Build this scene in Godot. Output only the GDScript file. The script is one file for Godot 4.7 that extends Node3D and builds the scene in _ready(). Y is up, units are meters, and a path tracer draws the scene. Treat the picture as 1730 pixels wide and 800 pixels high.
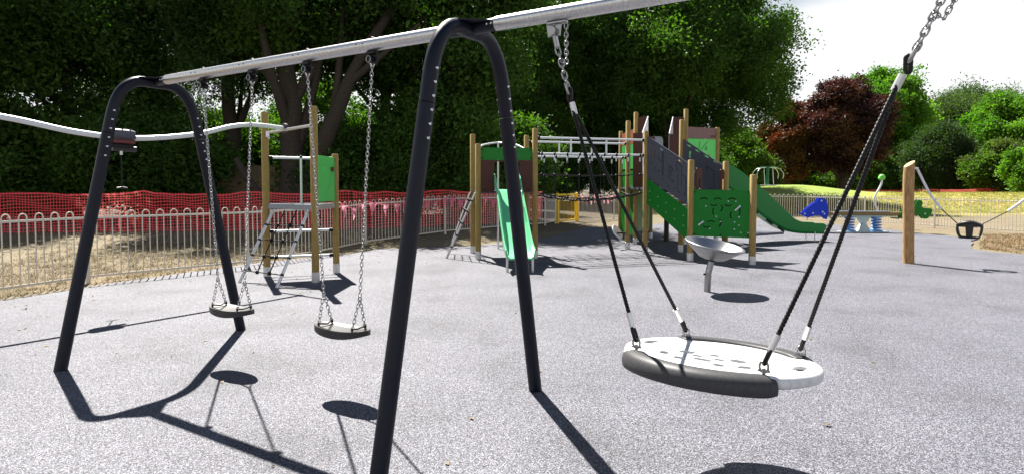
extends Node3D

# ---------------------------------------------------------------- mesh builder
class MB:
	var v := PackedVector3Array()
	var n := PackedVector3Array()
	func tri(a: Vector3, b: Vector3, c: Vector3, na: Vector3, nb: Vector3, nc: Vector3) -> void:
		if (b - a).cross(c - a).dot(na + nb + nc) > 0.0:
			v.append(a); v.append(c); v.append(b)
			n.append(na); n.append(nc); n.append(nb)
		else:
			v.append(a); v.append(b); v.append(c)
			n.append(na); n.append(nb); n.append(nc)
	func flat(a: Vector3, b: Vector3, c: Vector3, nn: Vector3) -> void:
		tri(a, b, c, nn, nn, nn)
	func quad(a: Vector3, b: Vector3, c: Vector3, d: Vector3, nn: Vector3) -> void:
		tri(a, b, c, nn, nn, nn); tri(a, c, d, nn, nn, nn)
	func quadn(a: Vector3, b: Vector3, c: Vector3, d: Vector3, na: Vector3, nb: Vector3, nc: Vector3, nd: Vector3) -> void:
		tri(a, b, c, na, nb, nc); tri(a, c, d, na, nc, nd)
	func box(x: Transform3D, s: Vector3, bev := 0.0) -> void:
		var h := s * 0.5
		var e := minf(bev, minf(h.x, minf(h.y, h.z)) * 0.9)
		var ax := [Vector3.RIGHT, Vector3.UP, Vector3.BACK]
		for i in 3:
			var j := (i + 1) % 3
			var k := (i + 2) % 3
			var I: Vector3 = ax[i]; var J: Vector3 = ax[j]; var K: Vector3 = ax[k]
			for sg: float in [-1.0, 1.0]:
				var c := I * h[i] * sg
				var p := J * (h[j] - e); var q := K * (h[k] - e)
				quad(x * (c - p - q), x * (c + p - q), x * (c + p + q), x * (c - p + q), (x.basis * (I * sg)).normalized())
			if e > 0.0:
				for sj: float in [-1.0, 1.0]:
					for sk: float in [-1.0, 1.0]:
						var l := I * (h[i] - e)
						var a := J * (h[j] * sj) + K * ((h[k] - e) * sk)
						var b := J * ((h[j] - e) * sj) + K * (h[k] * sk)
						quad(x * (a - l), x * (a + l), x * (b + l), x * (b - l), (x.basis * (J * sj + K * sk)).normalized())
		if e > 0.0:
			for sx: float in [-1.0, 1.0]:
				for sy: float in [-1.0, 1.0]:
					for sz: float in [-1.0, 1.0]:
						var g := Vector3(h.x * sx, h.y * sy, h.z * sz)
						var d := Vector3(e * sx, e * sy, e * sz)
						flat(x * (g - Vector3(0, d.y, d.z)), x * (g - Vector3(d.x, 0, d.z)), x * (g - Vector3(d.x, d.y, 0)), (x.basis * Vector3(sx, sy, sz)).normalized())
	func bar(a: Vector3, b: Vector3, w: float, hgt: float, bev := 0.0, up := Vector3.UP) -> void:
		var z := (b - a).normalized()
		var xx := up.cross(z)
		if xx.length() < 0.01: xx = Vector3.RIGHT.cross(z)
		xx = xx.normalized()
		box(Transform3D(Basis(xx, z.cross(xx), z), (a + b) * 0.5), Vector3(w, hgt, a.distance_to(b)), bev)
	# grid of points, rows x cols; wrap joins the last column to the first
	func grid(rows: Array, wrap := true, flip_out := true) -> void:
		var R := rows.size()
		var C: int = rows[0].size()
		var nr := []
		for i in R:
			var cen := Vector3.ZERO
			for p: Vector3 in rows[i]: cen += p
			cen /= C
			var line := []
			for j in C:
				var j0 := (j - 1 + C) % C if wrap else maxi(j - 1, 0)
				var j1 := (j + 1) % C if wrap else mini(j + 1, C - 1)
				var du: Vector3 = rows[i][j1] - rows[i][j0]
				var dv: Vector3 = rows[mini(i + 1, R - 1)][j] - rows[maxi(i - 1, 0)][j]
				var m := du.cross(dv)
				if m.length() < 1e-12: m = rows[i][j] - cen
				m = m.normalized()
				if wrap and flip_out and m.dot(rows[i][j] - cen) < 0.0: m = -m
				line.append(m)
			nr.append(line)
		for i in R - 1:
			for j in (C if wrap else C - 1):
				var k := (j + 1) % C
				quadn(rows[i][j], rows[i][k], rows[i + 1][k], rows[i + 1][j], nr[i][j], nr[i][k], nr[i + 1][k], nr[i + 1][j])
	func fan(ring: Array, nn: Vector3) -> void:
		var c := Vector3.ZERO
		for p: Vector3 in ring: c += p
		c /= ring.size()
		for j in ring.size():
			flat(c, ring[j], ring[(j + 1) % ring.size()], nn)
	func tube(pts: Array, rad, seg := 10, caps := true) -> void:
		var rows := []
		var u := Vector3.ZERO
		for i in pts.size():
			var d: Vector3 = (pts[mini(i + 1, pts.size() - 1)] - pts[maxi(i - 1, 0)]).normalized()
			if i == 0:
				u = d.cross(Vector3.UP if absf(d.y) < 0.9 else Vector3.RIGHT).normalized()
			else:
				u = (u - d * u.dot(d)).normalized()
			var w := d.cross(u)
			var r: float = rad[i] if rad is Array else rad
			var row := []
			for j in seg:
				var a := TAU * j / seg
				row.append(pts[i] + (u * cos(a) + w * sin(a)) * r)
			rows.append(row)
		grid(rows)
		if caps:
			fan(rows[0], (pts[0] - pts[1]).normalized())
			fan(rows[-1], (pts[-1] - pts[-2]).normalized())
	# profile of (radius, height) turned about local y; hard edges where a point is doubled
	func lathe(prof: Array, x := Transform3D(), seg := 24) -> void:
		for i in prof.size() - 1:
			var p: Vector2 = prof[i]; var q: Vector2 = prof[i + 1]
			if p.distance_to(q) < 1e-6: continue
			var e := (q - p).normalized()
			var nn := Vector2(e.y, -e.x)
			var n0 := nn; var n1 := nn
			if i > 0 and prof[i - 1].distance_to(p) > 1e-6:
				var e0: Vector2 = (p - prof[i - 1]).normalized()
				n0 = (nn + Vector2(e0.y, -e0.x)).normalized()
			if i < prof.size() - 2 and prof[i + 2].distance_to(q) > 1e-6:
				var e1: Vector2 = (prof[i + 2] - q).normalized()
				n1 = (nn + Vector2(e1.y, -e1.x)).normalized()
			for j in seg:
				var a := TAU * j / seg; var b := TAU * (j + 1) / seg
				var ca := Vector3(cos(a), 0, sin(a)); var cb := Vector3(cos(b), 0, sin(b))
				var f := func(r: Vector3, k: Vector2) -> Vector3: return r * k.x + Vector3.UP * k.y
				var nf := func(r: Vector3, k: Vector2) -> Vector3: return (x.basis * (r * k.x + Vector3.UP * k.y)).normalized()
				quadn(x * f.call(ca, p), x * f.call(cb, p), x * f.call(cb, q), x * f.call(ca, q), nf.call(ca, n0), nf.call(cb, n0), nf.call(cb, n1), nf.call(ca, n1))
	func ball(c: Vector3, r: float, seg := 10, sq := Vector3.ONE) -> void:
		var prof := []
		for i in seg / 2 + 1:
			var a := -PI / 2 + PI * i / (seg / 2)
			prof.append(Vector2(cos(a) * r, sin(a) * r))
		lathe(prof, Transform3D(Basis.from_scale(sq), c), seg)
	func dome(c: Vector3, d: Vector3, r: float) -> void:
		var y := d.normalized()
		var xx := y.cross(Vector3.UP if absf(y.y) < 0.9 else Vector3.RIGHT).normalized()
		lathe([Vector2(r, -r * 0.3), Vector2(r, 0.0), Vector2(r * 0.75, r * 0.45), Vector2(0.0, r * 0.65)], Transform3D(Basis(xx, y, xx.cross(y)), c), 8)
	# chain link: stadium loop, long axis = x.basis.y
	func link(x: Transform3D, len: float, wid: float, r: float) -> void:
		var pts := []
		var s := len * 0.5 - wid * 0.5
		for i in 5:
			var a := PI * i / 4.0
			pts.append(x * Vector3(cos(a) * wid * 0.5, s + sin(a) * wid * 0.5, 0))
		for i in 5:
			var a := PI + PI * i / 4.0
			pts.append(x * Vector3(cos(a) * wid * 0.5, -s + sin(a) * wid * 0.5, 0))
		var rows := []
		for i in pts.size():
			var d: Vector3 = (pts[(i + 1) % pts.size()] - pts[(i - 1 + pts.size()) % pts.size()]).normalized()
			var z := x.basis.z.normalized()
			var w := d.cross(z)
			var row := []
			for j in 6:
				var a := TAU * j / 6
				row.append(pts[i] + (z * cos(a) + w * sin(a)) * r)
			rows.append(row)
		rows.append(rows[0])
		grid(rows)
	func chain(a: Vector3, b: Vector3, pitch := 0.027, wid := 0.019, r := 0.0028) -> void:
		var L := a.distance_to(b)
		var k := maxi(1, roundi(L / pitch))
		var y := (b - a).normalized()
		var xx := y.cross(Vector3(0.45, 0.1, 0.9)).normalized()
		for i in k:
			var z := xx.cross(y)
			var bs := Basis(xx, y, z) if i % 2 == 0 else Basis(z, y, -xx)
			bs = bs * Basis(Vector3.UP, 0.5)
			link(Transform3D(bs, a.lerp(b, (i + 0.5) / k)), L / k + r * 3.2, wid, r)
	func twisted(pts: Array, R: float, pitch: float) -> void:
		# three strands laid round each other along a straight run a -> b
		var a: Vector3 = pts[0]; var b: Vector3 = pts[1]
		var y := (b - a).normalized()
		var xx := y.cross(Vector3(0.3, 0.2, 0.9)).normalized()
		var z := xx.cross(y)
		var L := a.distance_to(b)
		var steps := int(L / pitch * 9)
		for s in 3:
			var line := []
			for i in steps + 1:
				var t := float(i) / steps
				var g := TAU * (t * L / pitch + s / 3.0)
				line.append(a.lerp(b, t) + (xx * cos(g) + z * sin(g)) * R * 0.5)
			tube(line, R * 0.56, 6)
	# extruded outline with holes; outline in local xy, thickness along local z
	func panel(outline: PackedVector2Array, th: float, x: Transform3D, holes := []) -> void:
		var poly := outline.duplicate()
		if Geometry2D.is_polygon_clockwise(poly): poly.reverse()
		if holes.size():
			var fine := PackedVector2Array()
			for i in poly.size():
				var a := poly[i]; var c := poly[(i + 1) % poly.size()]
				var k := maxi(1, int(a.distance_to(c) / 0.07))
				for w in k: fine.append(a.lerp(c, float(w) / k))
			poly = fine
		var loops := [poly.duplicate()]
		for h0: PackedVector2Array in holes:
			var h := h0.duplicate()
			if not Geometry2D.is_polygon_clockwise(h): h.reverse()
			loops.append(h)
			var best := INF
			var bi := 0; var bj := 0
			for i in poly.size():
				if poly.count(poly[i]) > 1: continue
				for j in h.size():
					var d := poly[i].distance_squared_to(h[j])
					if d < best:
						var ok := true
						for lp: PackedVector2Array in [poly, h]:
							for k in lp.size():
								var p := lp[k]; var q := lp[(k + 1) % lp.size()]
								if p.is_equal_approx(poly[i]) or q.is_equal_approx(poly[i]) or p.is_equal_approx(h[j]) or q.is_equal_approx(h[j]): continue
								if Geometry2D.segment_intersects_segment(p, q, poly[i], h[j]) != null: ok = false
						for o: PackedVector2Array in holes:
							if o == h0: continue
							for k in o.size():
								if Geometry2D.segment_intersects_segment(o[k], o[(k + 1) % o.size()], poly[i], h[j]) != null and not o[k].is_equal_approx(poly[i]) and not o[(k + 1) % o.size()].is_equal_approx(poly[i]): ok = false
						if ok:
							best = d; bi = i; bj = j
			var merged := PackedVector2Array()
			for i in bi + 1: merged.append(poly[i])
			for j in h.size() + 1: merged.append(h[(bj + j) % h.size()])
			for i in range(bi, poly.size()): merged.append(poly[i])
			poly = merged
		var ids := Geometry2D.triangulate_polygon(poly)
		if ids.is_empty():
			# fall back: join all points, keep the triangles that lie in the outline and in no hole
			poly = PackedVector2Array()
			for lp: PackedVector2Array in loops: poly.append_array(lp)
			var all := Geometry2D.triangulate_delaunay(poly)
			for i in range(0, all.size(), 3):
				var c := (poly[all[i]] + poly[all[i + 1]] + poly[all[i + 2]]) / 3.0
				var keep := Geometry2D.is_point_in_polygon(c, loops[0])
				for k in range(1, loops.size()):
					if Geometry2D.is_point_in_polygon(c, loops[k]): keep = false
				if keep:
					ids.append(all[i]); ids.append(all[i + 1]); ids.append(all[i + 2])
		for sg: float in [-1.0, 1.0]:
			var nn := (x.basis.z * sg).normalized()
			for i in range(0, ids.size(), 3):
				var a := poly[ids[i]]; var b := poly[ids[i + 1]]; var c := poly[ids[i + 2]]
				flat(x * Vector3(a.x, a.y, th * 0.5 * sg), x * Vector3(b.x, b.y, th * 0.5 * sg), x * Vector3(c.x, c.y, th * 0.5 * sg), nn)
		for lp: PackedVector2Array in loops:
			for k in lp.size():
				var p := lp[k]; var q := lp[(k + 1) % lp.size()]
				var e := (q - p).normalized()
				var nn := (x.basis * Vector3(e.y, -e.x, 0)).normalized()
				quad(x * Vector3(p.x, p.y, -th * 0.5), x * Vector3(q.x, q.y, -th * 0.5), x * Vector3(q.x, q.y, th * 0.5), x * Vector3(p.x, p.y, th * 0.5), nn)
	func mesh(off := Vector3.ZERO) -> ArrayMesh:
		if off != Vector3.ZERO:
			for i in v.size(): v[i] -= off
		var a := []
		a.resize(Mesh.ARRAY_MAX)
		a[Mesh.ARRAY_VERTEX] = v
		a[Mesh.ARRAY_NORMAL] = n
		var m := ArrayMesh.new()
		m.add_surface_from_arrays(Mesh.PRIMITIVE_TRIANGLES, a)
		return m

# ---------------------------------------------------------------- camera model and places
const FOCAL := 1015.0
const EYE := 1.5
const PITCH := 2.3
const CENTRE_U := 865.0
const HORIZON := 314.0
var M := {}
var taken := {}
var rng := RandomNumberGenerator.new()

func ray(u: float, v: float) -> Vector3:
	var p := deg_to_rad(PITCH)
	var pv := HORIZON + FOCAL * tan(p)
	var y := -(v - pv) / FOCAL
	return Vector3((u - CENTRE_U) / FOCAL, y * cos(p) - sin(p), -(cos(p) + y * sin(p)))
func on_ground(u: float, v: float, h := 0.0) -> Vector3:
	var d := ray(u, v)
	var q := d * ((h - EYE) / d.y)
	return Vector3(q.x, h, q.z)
func at_depth(u: float, v: float, z: float) -> Vector3:
	var d := ray(u, v)
	var q := d * (z / d.z)
	return Vector3(q.x, q.y + EYE, q.z)
# the swing's own axes: a along the beam, b across it (away), y up
const SW := Vector3(-0.254, 0, -3.676)
const ST := Vector3(0.8504, 0, 0.5261)
const SN := Vector3(0.5261, 0, -0.8504)
func sw(a: float, b: float, y: float) -> Vector3:
	return SW + ST * a + SN * b + Vector3.UP * y
func ground_height(x: float, z: float) -> float:
	var d := -z
	var h := -0.03
	h += 0.22 * smoothstep(13.0, 19.0, d) * (1.0 - smoothstep(-3.0, 3.0, x + (d - 19.0) * -0.35))
	var ridge := exp(-pow((d - 46.0) / 7.5, 2.0)) * smoothstep(31.0, 40.0, d)
	h += 0.98 * ridge * smoothstep(3.0, 14.0, x)
	h += 0.66 * exp(-pow((x - 21.6) / 4.2, 2.0) - pow((d - 47.0) / 5.0, 2.0))
	return h

# ---------------------------------------------------------------- nodes
func numbered(called: String) -> String:
	var k: int = taken.get(called, 0)
	taken[called] = k + 1
	return called if k == 0 else "%s_%03d" % [called, k]
func thing(called: String, at: Vector3, label: String, category: String, group := "") -> Node3D:
	var o := Node3D.new()
	o.name = numbered(called)
	add_child(o)
	o.position = at
	o.set_meta("label", label)
	o.set_meta("category", category)
	if group: o.set_meta("group", group)
	return o
func put(parent: Node3D, called: String, m: Mesh, mat: Material) -> MeshInstance3D:
	var o := MeshInstance3D.new()
	o.name = called
	o.mesh = m
	o.material_override = mat
	parent.add_child(o, true)
	return o
# shapes given in world places, hung under a thing that stands at `base`
func part(parent: Node3D, called: String, b: MB, mat: Material, base: Vector3) -> MeshInstance3D:
	return put(parent, called, b.mesh(base), mat)
func structure(called: String, m: Mesh, mat: Material) -> MeshInstance3D:
	var o := put(self, called, m, mat)
	o.set_meta("kind", "structure")
	return o
func stuff(o: Node) -> void:
	o.set_meta("kind", "stuff")
func tubed(pts: Array, r, seg := 10) -> MB:
	var b := MB.new(); b.tube(pts, r, seg); return b
func barred(a: Vector3, c: Vector3, w: float, h: float, bev := 0.004) -> MB:
	var b := MB.new(); b.bar(a, c, w, h, bev); return b
func smooth_path(pts: Array, steps := 6) -> Array:
	var c := Curve3D.new()
	for i in pts.size():
		var t: Vector3 = (pts[mini(i + 1, pts.size() - 1)] - pts[maxi(i - 1, 0)]) / 6.0
		c.add_point(pts[i], -t, t)
	var out := []
	for i in pts.size() - 1:
		for k in steps: out.append(c.sample(i, float(k) / steps))
	out.append(pts[-1])
	return out
func wall_frame(a: Vector3, b: Vector3) -> Transform3D:
	# local x runs from a to b level, local y up, origin on a's foot
	var x := (b - a); x.y = 0; x = x.normalized()
	return Transform3D(Basis(x, Vector3.UP, x.cross(Vector3.UP)), Vector3(a.x, 0, a.z))
func rect2(x0: float, y0: float, x1: float, y1: float, r := 0.0) -> PackedVector2Array:
	if r <= 0.0: return PackedVector2Array([Vector2(x0, y0), Vector2(x1, y0), Vector2(x1, y1), Vector2(x0, y1)])
	var out := PackedVector2Array()
	for c in [[x1 - r, y0 + r, -90.0], [x1 - r, y1 - r, 0.0], [x0 + r, y1 - r, 90.0], [x0 + r, y0 + r, 180.0]]:
		for k in 5:
			var g := deg_to_rad(c[2] + 22.5 * k)
			out.append(Vector2(c[0] + cos(g) * r, c[1] + sin(g) * r))
	return out

# ---------------------------------------------------------------- materials
func lin(r: float, g: float, b: float) -> Color:
	return Color(r, g, b).linear_to_srgb()
func plain(c: Color, rough: float, metal := 0.0, spec := 0.5) -> StandardMaterial3D:
	var m := StandardMaterial3D.new()
	m.albedo_color = c
	m.roughness = rough
	m.metallic = metal
	m.metallic_specular = spec
	return m
func noise_tex(size: int, freq: float, stops: Array, sd: int, kind := FastNoiseLite.TYPE_SIMPLEX_SMOOTH, oct := 4, ret := -1) -> NoiseTexture2D:
	var f := FastNoiseLite.new()
	f.noise_type = kind
	f.frequency = freq
	f.seed = sd
	f.fractal_octaves = oct
	if kind == FastNoiseLite.TYPE_CELLULAR:
		f.cellular_return_type = FastNoiseLite.RETURN_CELL_VALUE if ret < 0 else ret
		f.fractal_type = FastNoiseLite.FRACTAL_NONE
	var t := NoiseTexture2D.new()
	t.width = size
	t.height = size
	t.noise = f
	t.seamless = kind != FastNoiseLite.TYPE_CELLULAR
	var g := Gradient.new()
	g.offsets = PackedFloat32Array(stops.map(func(s): return s[0]))
	g.colors = PackedColorArray(stops.map(func(s): return s[1]))
	t.color_ramp = g
	return t
func over(m: StandardMaterial3D, t: Texture2D, scale: Vector3, world := false) -> StandardMaterial3D:
	m.albedo_texture = t
	m.uv1_triplanar = true
	m.uv1_world_triplanar = world
	m.uv1_scale = scale
	return m
func relief(m: StandardMaterial3D, t: Texture2D, depth: float) -> StandardMaterial3D:
	m.heightmap_enabled = true
	m.heightmap_texture = t
	m.heightmap_scale = depth
	return m
func second(m: StandardMaterial3D, t: Texture2D, scale: float) -> void:
	m.detail_enabled = true
	m.detail_blend_mode = BaseMaterial3D.BLEND_MODE_MUL
	m.detail_albedo = t
	m.detail_uv_layer = BaseMaterial3D.DETAIL_UV_2
	m.uv2_triplanar = true
	m.uv2_world_triplanar = true
	m.uv2_scale = Vector3.ONE * scale
func grey(x: float) -> Color:
	return lin(x, x, x)

func make_materials() -> void:
	var patches := noise_tex(512, 0.012, [[0.0, Color(0.78, 0.78, 0.78)], [0.4, Color(0.92, 0.92, 0.925)], [1.0, Color(1, 1, 1)]], 5, FastNoiseLite.TYPE_SIMPLEX_SMOOTH, 6)
	# speckled wet-pour rubber: each granule its own tone
	var gran := noise_tex(2048, 0.48, [[0.0, lin(0.008, 0.008, 0.012)], [0.25, lin(0.037, 0.037, 0.046)], [0.5, lin(0.096, 0.096, 0.114)], [0.76, lin(0.176, 0.176, 0.203)], [1.0, lin(0.38, 0.378, 0.42)]], 3, FastNoiseLite.TYPE_CELLULAR)
	M.rubber = over(plain(Color.WHITE, 0.72, 0.0, 0.4), gran, Vector3.ONE * 0.225, true)
	second(M.rubber, patches, 0.11)
	var soil := noise_tex(1024, 0.11, [[0.0, Color(0.34, 0.29, 0.24)], [0.35, Color(0.74, 0.70, 0.64)], [0.6, Color(0.95, 0.94, 0.92)], [1.0, Color(1, 1, 1)]], 9, FastNoiseLite.TYPE_SIMPLEX_SMOOTH, 5)
	M.ground = over(plain(Color.WHITE, 0.95), soil, Vector3.ONE * 0.5, true)
	M.ground.vertex_color_use_as_albedo = true
	second(M.ground, patches, 0.07)
	var streak := noise_tex(512, 0.02, [[0.0, Color(0.80, 0.78, 0.76)], [0.5, Color(0.95, 0.95, 0.95)], [1.0, Color(1, 1, 1)]], 21)
	M.dark = over(plain(lin(0.0065, 0.0085, 0.0175), 0.42, 0.0, 0.34), streak, Vector3.ONE * 1.5)
	var spangle := noise_tex(512, 0.09, [[0.0, grey(0.36)], [0.5, grey(0.52)], [1.0, grey(0.66)]], 31, FastNoiseLite.TYPE_CELLULAR)
	var blotch := noise_tex(256, 0.03, [[0.0, grey(0.2)], [1.0, grey(0.9)]], 33)
	M.galvanised = relief(over(plain(Color(1, 1, 1), 0.3, 0.9), spangle, Vector3.ONE * 5.0), blotch, 0.05)
	M.chrome = plain(grey(0.62), 0.22, 1.0)
	M.steel = over(plain(Color(1, 1, 1), 0.34, 0.95), noise_tex(512, 0.03, [[0.0, grey(0.22)], [1.0, grey(0.38)]], 35), Vector3(2, 14, 2))
	M.alu = plain(grey(0.6), 0.36, 0.8)
	M.white_tube = plain(lin(0.62, 0.65, 0.66), 0.4, 0.25)
	M.black = plain(grey(0.004), 0.5, 0.0, 0.35)
	M.black_rubber = over(plain(lin(0.006, 0.006, 0.007), 0.48, 0.0, 0.55), streak, Vector3.ONE * 4.0)
	M.rope = plain(grey(0.003), 0.55, 0.0, 0.4)
	M.bumper = over(plain(lin(0.055, 0.055, 0.058), 0.5, 0.0, 0.36), streak, Vector3.ONE * 4.0)
	M.chain = plain(grey(0.33), 0.36, 0.95)
	M.white_plastic = over(plain(lin(0.72, 0.73, 0.74), 0.38), streak, Vector3.ONE * 2.0)
	M.white_plate = plain(lin(0.6, 0.61, 0.63), 0.4)
	var grain := noise_tex(512, 0.02, [[0.0, lin(0.13, 0.082, 0.018)], [0.35, lin(0.24, 0.16, 0.04)], [0.62, lin(0.32, 0.215, 0.06)], [1.0, lin(0.42, 0.30, 0.10)]], 41, FastNoiseLite.TYPE_SIMPLEX_SMOOTH, 5)
	M.wood = over(plain(Color.WHITE, 0.75), grain, Vector3(9.0, 0.55, 9.0))
	var warm := noise_tex(512, 0.02, [[0.0, lin(0.17, 0.09, 0.03)], [0.4, lin(0.33, 0.185, 0.07)], [0.7, lin(0.42, 0.26, 0.11)], [1.0, lin(0.50, 0.34, 0.16)]], 43, FastNoiseLite.TYPE_SIMPLEX_SMOOTH, 5)
	M.warm_wood = relief(over(plain(Color.WHITE, 0.8), warm, Vector3(5.0, 0.4, 5.0)), blotch, 0.4)
	M.plank = over(plain(Color.WHITE, 0.75), noise_tex(512, 0.02, [[0.0, lin(0.14, 0.09, 0.03)], [1.0, lin(0.32, 0.22, 0.09)]], 45), Vector3(0.5, 9, 9))
	M.dark_wood = plain(lin(0.035, 0.022, 0.014), 0.8)
	M.cut_end = plain(lin(0.40, 0.30, 0.15), 0.85)
	M.green = plain(lin(0.006, 0.165, 0.014), 0.4, 0.0, 0.35)
	M.deep_green = plain(lin(0.005, 0.175, 0.017), 0.42, 0.0, 0.32)
	M.lime = plain(lin(0.045, 0.36, 0.085), 0.4)
	M.lime.backlight_enabled = true
	M.lime.backlight = Color(0.5, 0.7, 0.5)
	M.slide_green = plain(lin(0.15, 0.54, 0.28), 0.27)
	M.slide_deep = plain(lin(0.010, 0.205, 0.037), 0.34, 0.0, 0.45)
	M.brown = plain(lin(0.065, 0.02, 0.014), 0.45, 0.0, 0.35)
	M.orange_brown = plain(lin(0.30, 0.09, 0.04), 0.5)
	M.mauve = plain(lin(0.20, 0.11, 0.10), 0.5)
	M.slate = plain(lin(0.080, 0.086, 0.110), 0.45, 0.0, 0.35)
	M.slate_pale = plain(lin(0.22, 0.25, 0.28), 0.4)
	var scuff := noise_tex(512, 0.035, [[0.0, Color(0.72, 0.72, 0.72)], [0.35, Color(0.93, 0.93, 0.93)], [0.7, Color(1, 1, 1)], [1.0, Color(1, 1, 1)]], 61, FastNoiseLite.TYPE_SIMPLEX_SMOOTH, 6)
	for k in ["green", "deep_green", "slate", "brown", "mauve", "orange_brown", "slide_deep", "slide_green", "slate_pale"]: over(M[k], scuff, Vector3.ONE * 1.6)
	M.groove = plain(grey(0.010), 0.8)
	M.yellow = plain(lin(0.72, 0.47, 0.008), 0.45)
	M.blue = plain(lin(0.004, 0.035, 0.50), 0.42, 0.0, 0.35)
	M.spring_blue = plain(lin(0.10, 0.25, 0.55), 0.4)
	M.pale_teal = plain(lin(0.40, 0.50, 0.50), 0.4)
	M.ball_green = plain(lin(0.13, 0.55, 0.05), 0.35)
	M.gym_green = plain(lin(0.01, 0.14, 0.05), 0.4)
	M.fence_paint = plain(lin(0.58, 0.54, 0.46), 0.5)
	M.net_red = plain(lin(0.92, 0.07, 0.09), 0.6)
	M.net_red.backlight_enabled = true
	M.net_red.backlight = Color(0.8, 0.45, 0.42)
	M.flag = plain(lin(0.80, 0.16, 0.27), 0.6)
	M.flag.backlight_enabled = true
	M.flag.backlight = Color(0.9, 0.7, 0.75)
	M.red = plain(lin(0.09, 0.004, 0.006), 0.4)
	M.dry_leaf = plain(lin(0.16, 0.12, 0.045), 0.8)
	M.stone = plain(lin(0.42, 0.42, 0.40), 0.9)
	M.bark = over(plain(Color.WHITE, 0.95), noise_tex(512, 0.03, [[0.0, lin(0.016, 0.012, 0.009)], [0.5, lin(0.042, 0.033, 0.025)], [1.0, lin(0.082, 0.068, 0.052)]], 51, FastNoiseLite.TYPE_SIMPLEX_SMOOTH, 5), Vector3(2.0, 0.5, 2.0))
	M.board = over(plain(Color.WHITE, 0.9), noise_tex(512, 0.02, [[0.0, lin(0.09, 0.07, 0.04)], [1.0, lin(0.20, 0.155, 0.085)]], 53), Vector3(4, 0.4, 4))
	M.leaf = plain(Color.WHITE, 0.55, 0.0, 0.32)
	M.leaf.vertex_color_use_as_albedo = true
	M.leaf.backlight_enabled = true
	M.leaf.backlight = Color(0.9, 1.0, 0.42)
	M.straw = plain(Color.WHITE, 0.8, 0.0, 0.3)
	M.straw.vertex_color_use_as_albedo = true
	M.leaf_purple = plain(Color.WHITE, 0.55, 0.0, 0.32)
	M.leaf_purple.vertex_color_use_as_albedo = true
	M.leaf_purple.backlight_enabled = true
	M.leaf_purple.backlight = Color(0.8, 0.45, 0.3)

func make_sky() -> Sky:
	var w := 1024
	var h := 512
	var f := FastNoiseLite.new()
	f.seed = 12
	f.frequency = 1.1
	f.fractal_octaves = 5
	var data := PackedFloat32Array()
	data.resize(w * h * 3)
	for j in h:
		var el := (0.5 - (j + 0.5) / h) * PI
		var s := maxf(sin(el), 0.0)
		var base := Color(0.012, 0.033, 0.083).lerp(Color(0.27, 0.315, 0.333), pow(1.0 - s, 2.5))
		for i in w:
			var az := TAU * (i + 0.5) / w
			var d := Vector3(cos(az) * cos(el), sin(el), sin(az) * cos(el))
			var c := base
			var cl := f.get_noise_3d(d.x * 1.5, d.y * 5.0, d.z * 1.5) * 0.5 + 0.5
			var cover := smoothstep(-0.08 + s * 0.85, 0.26 + s * 0.85, cl)
			c = c.lerp(Color(0.324, 0.329, 0.334), cover)
			if el < 0.0: c = Color(0.10, 0.10, 0.08)
			var o := (j * w + i) * 3
			data[o] = c.r; data[o + 1] = c.g; data[o + 2] = c.b
	var img := Image.create_from_data(w, h, false, Image.FORMAT_RGBF, data.to_byte_array())
	var pm := PanoramaSkyMaterial.new()
	pm.panorama = ImageTexture.create_from_image(img)
	var sky := Sky.new()
	sky.sky_material = pm
	return sky

func _ready() -> void:
	rng.seed = 7
	# camera
	var cam := Camera3D.new()
	cam.name = "camera"
	cam.projection = Camera3D.PROJECTION_FRUSTUM
	cam.near = 0.05
	cam.far = 600.0
	cam.size = 2.0 * cam.near * 400.0 / FOCAL
	var pv := HORIZON + FOCAL * tan(deg_to_rad(PITCH))
	cam.frustum_offset = Vector2(0.0, -(400.0 - pv) / FOCAL * cam.near)
	add_child(cam)
	cam.position = Vector3(0, EYE, 0)
	cam.rotation_degrees = Vector3(-PITCH, 0, 0)
	cam.current = true
	# sky, exposure
	var env := Environment.new()
	env.background_mode = Environment.BG_SKY
	env.sky = make_sky()
	env.tonemap_mode = Environment.TONE_MAPPER_LINEAR
	env.tonemap_exposure = 3.3
	env.sdfgi_enabled = true
	env.ssao_enabled = true
	env.ssil_enabled = true
	var we := WorldEnvironment.new()
	we.name = "world"
	we.environment = env
	add_child(we)
	# sun: the shadow of a point h metres up lies 0.31 h to the right and 0.63 h nearer
	var sun := DirectionalLight3D.new()
	sun.name = "sun"
	sun.light_energy = 1.6
	sun.light_angular_distance = 0.5
	sun.light_color = Color(1.0, 0.98, 0.945)
	sun.shadow_enabled = true
	add_child(sun)
	sun.look_at_from_position(Vector3.ZERO, Vector3(0.31, -1.0, 0.63), Vector3.UP)
	make_materials()
	build_ground()
	build_grass()
	build_fences()
	build_trees()
	build_swing_frame()
	build_flat_swings()
	build_disc_swing()
	build_track_ride()
	build_play_tower()
	build_dish()
	build_cradle_swing()
	build_seesaw()
	build_small_things()

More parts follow.
